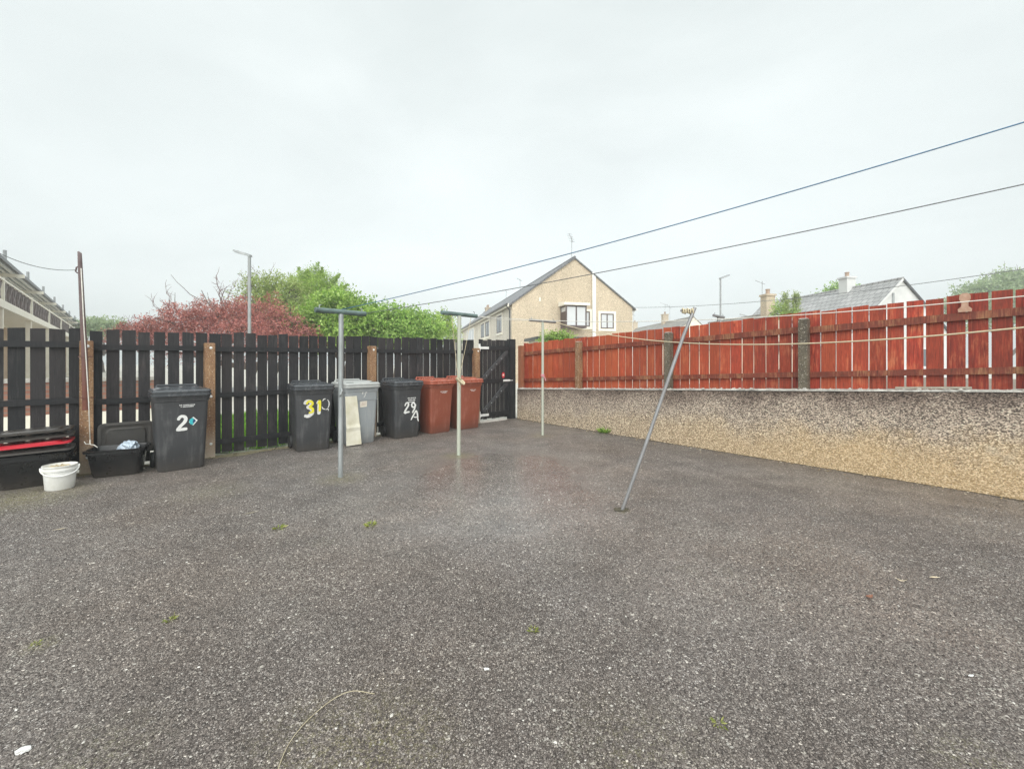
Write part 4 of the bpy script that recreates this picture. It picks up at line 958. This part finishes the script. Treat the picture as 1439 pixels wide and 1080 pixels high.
def sprigs(blobs, n, length, per, size, droop=.0, up=.5, shell=.75, aspect=.5, spread=.8):
    """sprigs start through the crown volume and carry leaves along their length"""
    w = np.array([b[3]*b[4]*b[5] for b in blobs])**.67; w /= w.sum(); ch = rng.choice(len(blobs), n, p=w)
    B = np.array([b[:6] for b in blobs])[ch]
    d = rng.normal(size=(n, 3)); d /= np.linalg.norm(d, axis=1, keepdims=True); d[:, 2] = np.where(d[:, 2] < -.45, -d[:, 2], d[:, 2])
    rad = shell+(1-shell)*rng.uniform(0, 1, (n, 1))**.6; rad = np.where(rng.uniform(0, 1, (n, 1)) < .25, rng.uniform(.2, .8, (n, 1)), rad)
    lump = .84+.42*np.sin(d[:, :1]*5.1+ch[:, None])*np.cos(d[:, 1:2]*4.3+d[:, 2:3]*3.7)
    p0 = B[:, :3]+d*B[:, 3:6]*rad*lump
    sd = d+np.array([0, 0, up])+rng.normal(size=(n, 3))*.5; sd /= np.linalg.norm(sd, axis=1, keepdims=True)
    L = length*rng.uniform(.5, 1.3, (n, 1)); P = []; D = []
    for k in range(per):
        t = (k+.5)/per
        c = p0+sd*L*t-np.array([0, 0, 1])*droop*L*t*t
        off = rng.normal(size=(n, 3))*size*.35
        P.append(c+off); D.append(sd*(.6)+rng.normal(size=(n, 3))*spread-np.array([0, 0, 1])*droop*t)
    return leaves(np.concatenate(P), np.concatenate(D), size, aspect), p0, sd, L
def branch(m, a, d, L, r, depth, twigs=None):
    pts = [Vector(a)]; d = Vector(d).normalized()
    for k in range(5):
        d = (d+Vector(rng.normal(size=3))*.16).normalized(); pts.append(pts[-1]+d*L/5)
    m.tube(pts, [r*(1-.13*k) for k in range(6)], 6)
    if depth > 0:
        for k in range(3):
            q = pts[2+k]; dd = (d+Vector(rng.normal(size=3))*.65).normalized(); branch(m, q, dd, L*.62, r*.5, depth-1)
def tree(name, label, base, blobs, n, length, per, size, mat, trunk=(.12, 1.5), group=None, cat='tree', bare=None, tips=None, **kw):
    base = Vector(base); t = thing(name, label, cat, base, 0, group)
    bl = [(b[0]-base.x, b[1]-base.y, b[2], b[3], b[4], b[5]) for b in blobs]
    v, p0, sd, L = sprigs(bl, n, length, per, size, **kw); mesh_quads('crown', v, mat, t)
    if tips:
        tv = []
        for (a, c, rad) in tips:
            a = np.array(a)-np.array(base); c = np.array(c)-np.array(base); k = 110; tt = rng.uniform(0, 1, (k, 1))**.8; ax = c-a; bend = np.array([.10*rng.normal(), .05, 0])
            st = a+ax*tt+bend*tt*tt; ang = rng.uniform(0, 6.28, k); out = np.stack([np.cos(ang), np.sin(ang), np.full(k, .75)], 1); ln = rad*(1.05-tt)*rng.uniform(.6, 1.2, (k, 1))
            for j in range(7):
                q = (j+.5)/7; tv.append(leaves(st+out*ln*q+np.array([0, 0, .35])*ln*q*q, out*.8+rng.normal(size=(k, 3))*.35+np.array([0, 0, .4]), .085, .38))
        mesh_quads('crown_tip', np.concatenate(tv), mat, t)
    m = MB(); branch(m, (0, 0, -.1), (0, 0, 1), trunk[1], trunk[0], 0)
    for b in bl:
        c = Vector(b[:3]); a = Vector((0, 0, trunk[1]*.7)); pts = [a.lerp(c, k/4)+Vector(rng.normal(size=3))*.08*(0 < k < 4) for k in range(5)]; m.tube(pts, [trunk[0]*.6*(1-.17*k) for k in range(5)], 6)
        for k in range(5):
            d = Vector(rng.normal(size=3)); d.z = abs(d.z); branch(m, c, d, b[3]*.8, trunk[0]*.22, 1)
    m.build('trunk', 'bark', t)
    if bare:
        for (a, c, r) in bare:
            m = MB()
            a = Vector(a)-base; c = Vector(c)-base; pts = [a]; 
            for k in range(1, 7): pts.append(a.lerp(c, k/6)+Vector(rng.normal(size=3))*.05)
            m.tube(pts, [r*(1-.12*k) for k in range(7)], 5)
            for k in range(2, 7):
                for s in range(2):
                    d = (c-a).normalized()+Vector(rng.normal(size=3))*.7; e = pts[k]+d.normalized()*random.uniform(.2, .5); m.tube([pts[k], pts[k].lerp(e, .5)+Vector(rng.normal(size=3))*.03, e], [r*.4, r*.3, r*.15], 4)
            m.build('bare_branch', 'twig', t)
    return t
def blob(px, py, d, rx, ry, rz): c = at(px, py, d); return (c.x, c.y, c.z, rx, ry, rz)
# purple red shrub
D = 18.
tree('purple_shrub', 'wide purple red leaved shrub behind the black fence and street lamp', (-11.2, D, 0), [blob(215, 474, D, 1.3, 1.3, .75), blob(265, 462, D, 1.5, 1.4, .95), blob(315, 456, D+.4, 1.6, 1.5, 1.1), blob(365, 456, D+.3, 1.4, 1.4, 1.1), blob(400, 470, D, 1.2, 1.3, .9), blob(428, 482, D, .9, 1.1, .7), blob(320, 490, D, 3.2, 1.5, 1.2), blob(190, 478, D, .9, 1., .6)], 6200, .42, 9, .082, 'leaf_red', (.16, 1.6), cat='shrub',
     bare=[(at(230, 450, D), at(214, 420, D), .022), (at(240, 445, D), at(235, 404, D), .025), (at(316, 430, D), at(302, 386, D), .03), (at(318, 430, D), at(310, 405, D), .02), (at(345, 425, D), at(350, 395, D+.5), .02), (at(318, 425, D), at(330, 402, D), .02), (at(190, 465, D), at(176, 450, D), .02)], droop=.55, up=.25, aspect=.42)
D = 21.
tree('olive_tree', 'loose olive green tree behind the street lamp and purple shrub', (at(385, 500, D).x, D, 0), [blob(368, 424, D, .9, 1., .8), blob(395, 428, D, 1.1, 1.1, 1.0), blob(412, 455, D, 1.6, 1.3, 1.3), blob(358, 404, D, .45, .5, .35), blob(388, 404, D, .6, .6, .4), blob(408, 408, D, .5, .5, .4), blob(375, 450, D, 1.2, 1., .9)], 2100, .6, 9, .10, 'leaf_olive', (.14, 2.2), 'green trees beyond the black fence', up=.5, aspect=.45,
     bare=[(at(360, 410, D), at(338, 388, D), .02), (at(375, 400, D), at(380, 380, D), .018), (at(365, 400, D), at(356, 378, D), .018)])
D = 23.
cb2 = [blob(440, 432, D, 1.3, 1.3, 1.2), blob(440, 410, D, .7, .8, .7), blob(422, 412, D, .45, .5, .5), blob(462, 412, D, .5, .5, .45), blob(478, 426, D, .5, .5, .5)]
tree('conifer_tree', 'feathery yellow green conifer, the tallest tree behind the black fence', (at(441, 500, D).x, D, 0), cb2, 2100, .62, 12, .085, 'leaf_conif', (.16, 3), 'green trees beyond the black fence', up=1.2, aspect=.32, spread=.4, droop=-.25, tips=[(at(x0, y0, D), at(x1, y1, D), r) for x0, y0, x1, y1, r in ((440, 405, 441, 369, .55), (428, 410, 417, 376, .4), (452, 408, 459, 376, .45), (462, 410, 477, 386, .45), (470, 425, 484, 400, .45), (420, 415, 405, 388, .4), (445, 400, 451, 380, .35), (434, 400, 430, 380, .35))])
D = 19.
tree('leafy_tree', 'dense bright green leafy tree behind the left T pole', (at(480, 500, D).x, D, 0), [blob(455, 448, D, .9, 1., .7), blob(482, 438, D, .9, 1., .7), blob(468, 428, D, .6, .8, .45), blob(500, 450, D, .8, .9, .6), blob(522, 455, D, .7, .9, .6), blob(500, 478, D, 1.8, 1.2, .9), blob(440, 470, D, 1.0, 1.0, .9), blob(478, 462, D-.5, .8, .8, .6)], 3000, .5, 9, .12, 'leaf_lime', (.15, 2), 'green trees beyond the black fence', up=.4, aspect=.6)
tree('spreading_tree', 'mid green spreading tree between the left and middle T poles', (at(560, 500, D).x, D+.5, 0), [blob(540, 455, D, .8, .9, .55), blob(565, 454, D, .7, .8, .5), blob(585, 462, D, .8, .9, .6), blob(603, 468, D, .6, .8, .5), blob(555, 480, D, 1.6, 1.1, .8), blob(533, 440, D, .4, .5, .3), blob(590, 482, D, .9, .9, .6)], 2000, .5, 9, .11, 'leaf_mid', (.14, 2), 'green trees beyond the black fence', up=.4, aspect=.55)
D = 22.
tree('slender_tree', 'slender pale leaved tree left of the tan house terrace', (at(622, 500, D).x, D, 0), [blob(624, 458, D, .55, .6, .55), blob(612, 468, D, .55, .6, .5), blob(630, 475, D, .5, .6, .5)], 480, .45, 8, .11, 'leaf_conif', (.08, 2.2), 'green trees beyond the black fence', up=.4, aspect=.5)
D = 55.
tree('distant_tree', 'pale distant tree low on the skyline right of the rusty pole', (at(145, 500, D).x, D, 0), [blob(145, 466, D, 2.6, 2., 1.4), blob(132, 466, D, 1.6, 2., 1.2), blob(160, 472, D, 1.6, 2., 1.)], 900, .9, 6, .3, 'leaf_pale', (.25, 3), 'distant trees')
D = 62.
tree('distant_tree', 'large pale distant tree at the right edge above the red fence', (at(1415, 500, D).x, D, 0), [blob(1415, 412, D, 5, 3, 2.5), blob(1440, 400, D, 4, 3, 1.6), blob(1380, 418, D, 3, 3, 1.6), blob(1420, 450, D, 8, 3, 4), blob(1360, 440, D, 4, 3, 2.5)], 2600, 1.1, 7, .38, 'leaf_pale', (.4, 6), 'distant trees')
D = 50.
tree('distant_tree', 'distant dark tree top peeping over the bungalow roof', (at(1178, 500, D).x, D, 0), [blob(1178, 414, D, 1.6, 1.5, 1.0), blob(1186, 424, D, 2, 1.5, 1.5), blob(1170, 425, D, 1.6, 1.5, 1.2)], 500, .8, 6, .28, 'leaf_mid', (.25, 5), 'distant trees')
D = 25.
for px, top, lab in ((1103, 411, 'narrow upright tree with a grey tip beside the tan chimney'), (1118, 413, 'narrow upright tree right of the tan chimney stack')):
    tree('upright_tree', lab, (at(px, 500, D).x, D, 0), [blob(px, 440, D, .20, .25, .9), blob(px+1, 424, D, .13, .2, .45)], 230, .25, 7, .085, 'leaf_olive', (.05, 3.6), 'upright trees by the tan chimney', up=1.2, aspect=.4, spread=.4)
tree('climbing_shrub', 'ivy green shrub growing at the foot of the tan chimney', (at(1094, 500, D).x, D, 0), [blob(1094, 442, D, .35, .3, .6), blob(1110, 446, D, .55, .4, .35)], 260, .3, 7, .085, 'leaf_conif', (.05, 2.5), None, 'shrub')
D = 14.6
tree('roof_shrub', 'bright green shrub spilling over the flat shed roof', (at(785, 500, D).x, D, 0), [blob(778, 479, D, .38, .3, .20), blob(792, 479, D, .34, .3, .18), blob(785, 492, D, .6, .3, .4)], 520, .26, 7, .07, 'leaf_lime', (.04, 1.4), None, 'shrub', up=.6)

# grass behind the black fence: tufts as one mass
n = 9000; gs = rng.uniform(-.1, 2.2, n); gn = -rng.uniform(.3, 4.5, n)
P = np.array([P0.x, P0.y, 0])+np.outer(gs, np.array(U))+np.outer(gn, np.array(NF)); P[:, 2] = -.03
Dv = rng.normal(size=(n, 3))*.35+np.array([0, 0, 1.]); o = mesh_quads('lawn_grass', leaves(P, Dv, .22, .12), 'leaf_grass'); tag(o, 'tall green grass growing beyond the black fence', 'grass', kind='stuff')

# weeds rooted in the tarmac
def weed(px, py, r, n, label, mat='leaf_weed', up=.7, size=None, name='weed'):
    c = gnd(px, py); a = rng.uniform(0, 2*np.pi, n); q = r*np.sqrt(rng.uniform(0, 1, n))*.5
    P = np.stack([q*np.cos(a), q*np.sin(a), np.full(n, .003)], 1); Dv = np.stack([np.cos(a), np.sin(a), np.full(n, up)], 1)+rng.normal(size=(n, 3))*.35
    Dv[:, 2] = np.abs(Dv[:, 2]); o = mesh_quads(name, leaves(P, Dv, size or r*.8, .25), mat); o.location = c; return tag(o, label, 'weed')
weed(521, 738, .07, 60, 'small yellow green weed in the open middle of the tarmac', size=.035)
weed(750, 886, .036, 34, 'tiny lime weed in the tarmac, right of centre', size=.02)
weed(393, 742, .05, 30, 'straw coloured weed in the tarmac in front of the bin 31', up=.4)
weed(852, 608, .16, 130, 'bright green grass tuft at the foot of the roughcast wall', 'leaf_lime', 1.0, .12)
weed(50, 906, .045, 60, 'flat yellow moss tuft at the left of the tarmac', up=.5, size=.012)
weed(240, 871, .035, 26, 'faint yellow weed between the moss tuft and the middle weed', up=.25)
weed(1010, 1017, .03, 26, 'yellow green weed sprig in the front right tarmac', up=.3)
weed(86, 684, .1, 40, 'pale weed at the foot of the white bucket', up=.3)
# cable-like dry stem lying in the foreground
P = catmull([gnd(x, y)+Vector((0, 0, .008)) for x, y in ((388, 1092), (405, 1050), (432, 1015), (468, 985), (496, 973), (527, 977))], 8)
m = MB(); m.tube(P, .0015, 6); tag(m.build('dry_stem', 'drystick', None, True), 'long pale dry stem curling across the foreground tarmac', 'stem')
def litter(px, py, L, wd, ang, mat, label, name, curl=.3, cat='leaf'):
    c = gnd(px, py); m = MB(); n = 6; pts = []
    for k in range(n+1):
        t = k/n; w = wd*math.sin(math.pi*min(max(t, .05), .95))*.5; x = L*(t-.5); z = .006+curl*L*(t-.5)**2
        pts.append((Vector((x, w, z+.3*w)), Vector((x, -w, z+.25*w)), Vector((x, 0, z))))
    vs = [p for q in pts for p in q]; fs = []
    for k in range(n): fs += [(3*k, 3*k+2, 3*k+5, 3*k+3), (3*k+2, 3*k+1, 3*k+4, 3*k+5)]
    m.add(vs, fs); o = m.build(name, mat, None, True, loc=c); o.rotation_euler[2] = ang; return tag(o, label, cat)
litter(1222, 840, .055, .03, .3, 'deadleaf', 'brown curled dead leaf on the right of the tarmac', 'dead_leaf', .8)
litter(1314, 812, .07, .016, .0, 'paleleaf', 'straight bleached cream leaf right of the brown leaf', 'dead_leaf', .1)
litter(1267, 817, .06, .012, -.6, 'paleleaf', 'curled pale leaf between the brown leaf and the cream leaf', 'dead_leaf', 1.2)
litter(85, 744, .09, .012, .7, 'paleleaf', 'pale straw lying on the tarmac in front of the bucket', 'straw', .05, 'straw')
litter(353, 721, .14, .008, .8, 'drystick', 'thin brown straw lying in front of the second concrete post', 'straw', .03, 'straw')
litter(1365, 951, .03, .012, .2, 'white', 'white scrap on the tarmac near the right edge', 'scrap', .4, 'litter')
# white stones
def stone(px, py, r, label, mat='offwhite'):
    bm = bmesh.new(); bmesh.ops.create_icosphere(bm, subdivisions=2, radius=r)
    for v in bm.verts: v.co = Vector((v.co.x*1.2, v.co.y*.8, v.co.z*.35))*(1+random.uniform(-.34, .34))
    me = bpy.data.meshes.new('stone'); bm.to_mesh(me); bm.free(); me.materials.append(MT[mat]); o = bpy.data.objects.new('stone', me); COL.objects.link(o); o.location = gnd(px, py)+Vector((0, 0, r*.25)); return tag(o, label, 'stone')
stone(33, 1055, .019, 'flat white stone at the front left corner of the tarmac')
stone(684, 940, .010, 'small white stone in the middle foreground of the tarmac')
# scattered stone chips
def chips(n):
    m_v = []; m_f = []
    x = []; k = 0
    while k < n:
        d = 1.15+rng.exponential(2.2); xx = rng.uniform(-1.25, 1.25)*d
        p = Vector((xx, d, 0))
        if (p-P0).dot(NF) < .2 or (p-A0).dot(Vector((W.y, -W.x, 0))) < .06: continue
        w = .35+.65*(math.sin(xx*1.7+d*.9)*math.sin(d*1.3-xx*.4) > -.1)
        if rng.uniform() > w: continue
        r = rng.uniform(.0025, .007)*(1.25 if rng.uniform() < .06 else 1)*(1+.06*d); a = rng.uniform(0, 6.28); o = len(m_v)
        ca, sa = math.cos(a), math.sin(a)
        for (px, py, pz) in ((-1.2, -.5, 0), (.2, -.9, 0), (1.2, .1, 0), (.1, .8, 0), (-.9, .5, 0), (-.4, -.2, .55), (.5, .1, .5)):
            px *= rng.uniform(.7, 1.2); py *= rng.uniform(.7, 1.2)
            m_v.append((xx+(px*ca-py*sa)*r, d+(px*sa+py*ca)*r, pz*r+.0015))
        m_f += [tuple(o+i for i in f) for f in ((0,1,5), (1,6,5), (1,2,6), (2,3,6), (3,5,6), (3,4,5), (4,0,5))]; k += 1
    b = MB(); b.v = m_v; b.f = m_f; return b
tag(chips(1600).build('stone_chips', 'pebble'), 'loose pale stone chips strewn over the tarmac', 'gravel', kind='stuff')
def aggregate(n):
    d = 1.15*np.exp(rng.uniform(0, np.log(4.6/1.15), n)); keep = rng.uniform(0, 1, n) < np.clip((4.6-d)/2.0, 0, 1); d = d[keep]; n = len(d); x = rng.uniform(-1.24, 1.24, n)*d
    ok = ((x-P0.x)*NF.x+(d-P0.y)*NF.y > .15) & ((x-A0.x)*W.y-(d-A0.y)*W.x < -.05 if ((0-A0.x)*W.y-(0-A0.y)*W.x) < 0 else (x-A0.x)*W.y-(d-A0.y)*W.x > .05)
    x, d = x[ok], d[ok]; n = len(x)
    r = rng.uniform(.0028, .0062, (n, 1))*(1+.05*d[:, None]); a = rng.uniform(0, 6.283, (n, 1))
    T = np.array([(-1.2, -.5, -.2), (.2, -.9, -.2), (1.2, .1, -.2), (.1, .8, -.2), (-.9, .5, -.2), (-.4, -.2, .5), (.5, .1, .45)])
    V = T[None]*rng.uniform(.65, 1.3, (n, 7, 3)); ca, sa = np.cos(a), np.sin(a)
    X = (V[:, :, 0]*ca-V[:, :, 1]*sa)*r+x[:, None]; Y = (V[:, :, 0]*sa+V[:, :, 1]*ca)*r+d[:, None]; Z = V[:, :, 2]*r*rng.uniform(.7, 1.5, (n, 1))
    v = np.stack([X, Y, Z], 2).reshape(-1, 3)
    T3 = np.array([(0,1,5),(1,6,5),(1,2,6),(2,3,6),(3,5,6),(3,4,5),(4,0,5)]); f = (T3[None]+(np.arange(n)*7)[:, None, None]).reshape(-1)
    me = bpy.data.meshes.new('tarmac_stones'); me.vertices.add(len(v)); me.vertices.foreach_set('co', v.astype(np.float32).ravel())
    me.loops.add(len(f)); me.loops.foreach_set('vertex_index', f.astype(np.int32)); me.polygons.add(len(f)//3); me.polygons.foreach_set('loop_start', np.arange(0, len(f), 3, dtype=np.int32)); me.update(calc_edges=True); me.validate()
    me.materials.append(MT['aggregate']); o = bpy.data.objects.new('tarmac_stones', me); COL.objects.link(o); return tag(o, 'exposed dark aggregate of the worn tarmac', 'gravel', kind='stuff')
aggregate(120000)
m = MB()
for k in range(1500):
    if random.random() < .65: q = fen(random.uniform(-3.4, 4.9), abs(random.gauss(0, .16))-.08)
    else: q = A0+W*random.uniform(.2, 9)+Vector((W.y, -W.x, 0))*(.03+abs(random.gauss(0, .10)))
    r = random.uniform(.005, .02); a = random.uniform(0, 6.28); e = Vector((math.cos(a), math.sin(a), random.uniform(-.2, .5)))*r; f = Vector((-math.sin(a), math.cos(a), random.uniform(-.2, .4)))*r*.5; q = q+Vector((0, 0, .006+.25*r))
    m.add([q-e, q+f, q+e, q-f], [(0,1,2,3)])
lm = N('mixed_litter'); lm.col(lm.ramp(lm.island(), [(0, (.06, .045, .03)), (.4, (.14, .09, .05)), (.7, (.28, .2, .10)), (.9, (.5, .43, .30)), (1, (.65, .6, .5))])); lm.rough(.6)
tag(m.build('leaf_litter', lm.m), 'grit and leaf scraps gathered along the foot of fence and wall', 'litter', kind='stuff')

# ------------------------------------------------------------------ rain haze
hm = bpy.data.materials.new('rain_haze'); hm.use_nodes = True; ht = hm.node_tree; ht.nodes.clear()
ho = ht.nodes.new('ShaderNodeOutputMaterial'); hv = ht.nodes.new('ShaderNodeVolumePrincipled'); hv.inputs['Color'].default_value = (.92, .95, .95, 1); hv.inputs['Density'].default_value = .0028; ht.links.new(hv.outputs[0], ho.inputs['Volume'])
hz = MB().box(-160, 160, -160, 160, -1.03, 16).build('haze', hm); tag(hz, 'thin pale rain haze over the yard and houses', 'haze', kind='stuff')
# ------------------------------------------------------------------ sky, light, camera
w = bpy.data.worlds.new('World'); S.world = w; w.use_nodes = True; nt = w.node_tree; nt.nodes.clear()
SUN_EL, SUN_ROT = math.radians(36), math.radians(184)
def nn(t): return nt.nodes.new(t)
out = nn('ShaderNodeOutputWorld'); sky = nn('ShaderNodeTexSky'); sky.sky_type = 'NISHITA'; sky.sun_disc = False; sky.sun_elevation = SUN_EL; sky.sun_rotation = SUN_ROT; sky.dust_density = 4
hs = nn('ShaderNodeHueSaturation'); hs.inputs['Saturation'].default_value = .25; nt.links.new(sky.outputs[0], hs.inputs['Color'])
b1_ = nn('ShaderNodeBackground'); b1_.inputs[1].default_value = .05; nt.links.new(hs.outputs[0], b1_.inputs[0])
tc = nn('ShaderNodeTexCoord'); sp = nn('ShaderNodeSeparateXYZ'); nt.links.new(tc.outputs['Generated'], sp.inputs[0])
mp = nn('ShaderNodeMapping'); mp.inputs['Scale'].default_value = (1.1, 1.1, 2.4); nt.links.new(tc.outputs['Generated'], mp.inputs[0])
nz = nn('ShaderNodeTexNoise'); nz.inputs['Scale'].default_value = 1.5; nz.inputs['Detail'].default_value = 4; nz.inputs['Roughness'].default_value = .5; nz.inputs['Distortion'].default_value = .4; nt.links.new(mp.outputs[0], nz.inputs['Vector'])
cr = nn('ShaderNodeValToRGB'); cr.color_ramp.elements[0].position = .3; cr.color_ramp.elements[0].color = (.655, .715, .705, 1); cr.color_ramp.elements[1].position = .7; cr.color_ramp.elements[1].color = (.815, .875, .865, 1)
nt.links.new(nz.outputs['Fac'], cr.inputs[0])
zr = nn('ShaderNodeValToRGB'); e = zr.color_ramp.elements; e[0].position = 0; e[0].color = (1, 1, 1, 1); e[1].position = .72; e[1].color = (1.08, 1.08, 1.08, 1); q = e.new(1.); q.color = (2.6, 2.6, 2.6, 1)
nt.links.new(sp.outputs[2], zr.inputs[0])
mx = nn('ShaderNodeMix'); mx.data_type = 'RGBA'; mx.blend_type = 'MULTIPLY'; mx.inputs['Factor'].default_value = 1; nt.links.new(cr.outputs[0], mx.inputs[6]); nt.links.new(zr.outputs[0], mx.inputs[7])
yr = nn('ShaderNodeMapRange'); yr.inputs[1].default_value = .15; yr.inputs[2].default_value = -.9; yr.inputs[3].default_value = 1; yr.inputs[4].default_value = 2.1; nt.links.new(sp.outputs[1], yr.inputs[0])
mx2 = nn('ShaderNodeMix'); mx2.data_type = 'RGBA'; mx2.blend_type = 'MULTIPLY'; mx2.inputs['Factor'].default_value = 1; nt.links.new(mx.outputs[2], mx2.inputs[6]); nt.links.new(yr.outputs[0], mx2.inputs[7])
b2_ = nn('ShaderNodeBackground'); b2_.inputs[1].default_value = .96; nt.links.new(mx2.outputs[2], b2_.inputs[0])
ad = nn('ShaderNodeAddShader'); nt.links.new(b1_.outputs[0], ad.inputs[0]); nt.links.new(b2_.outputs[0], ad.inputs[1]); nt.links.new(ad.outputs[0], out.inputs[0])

L = bpy.data.lights.new('Sun', 'SUN'); L.energy = 1.5; L.angle = math.radians(60); L.color = (1, .97, .93)
lo = bpy.data.objects.new('Sun', L); COL.objects.link(lo); sdir = Vector((math.sin(SUN_ROT)*math.cos(SUN_EL), math.cos(SUN_ROT)*math.cos(SUN_EL), math.sin(SUN_EL)))
lo.rotation_euler = sdir.to_track_quat('Z', 'Y').to_euler()

cam = bpy.data.cameras.new('Camera'); cam.sensor_width = 36; cam.lens = 36*F/1439; cam.shift_y = -(540-HZ)/1439; cam.clip_end = 2000; cam.clip_start = .05
co = bpy.data.objects.new('Camera', cam); COL.objects.link(co); co.location = (0, 0, EYE); co.rotation_euler = (math.radians(90), 0, 0); S.camera = co
vs = S.view_settings; vs.view_transform = 'Standard'; vs.look = 'None'; vs.exposure = 0; vs.gamma = 1; vs.use_curve_mapping = False
S.render.engine = 'CYCLES'; S.cycles.use_denoising = True; S.cycles.denoiser = 'OPENIMAGEDENOISE'; S.cycles.denoising_input_passes = 'RGB_ALBEDO_NORMAL'; S.cycles.denoising_prefilter = 'NONE'; S.cycles.max_bounces = 6
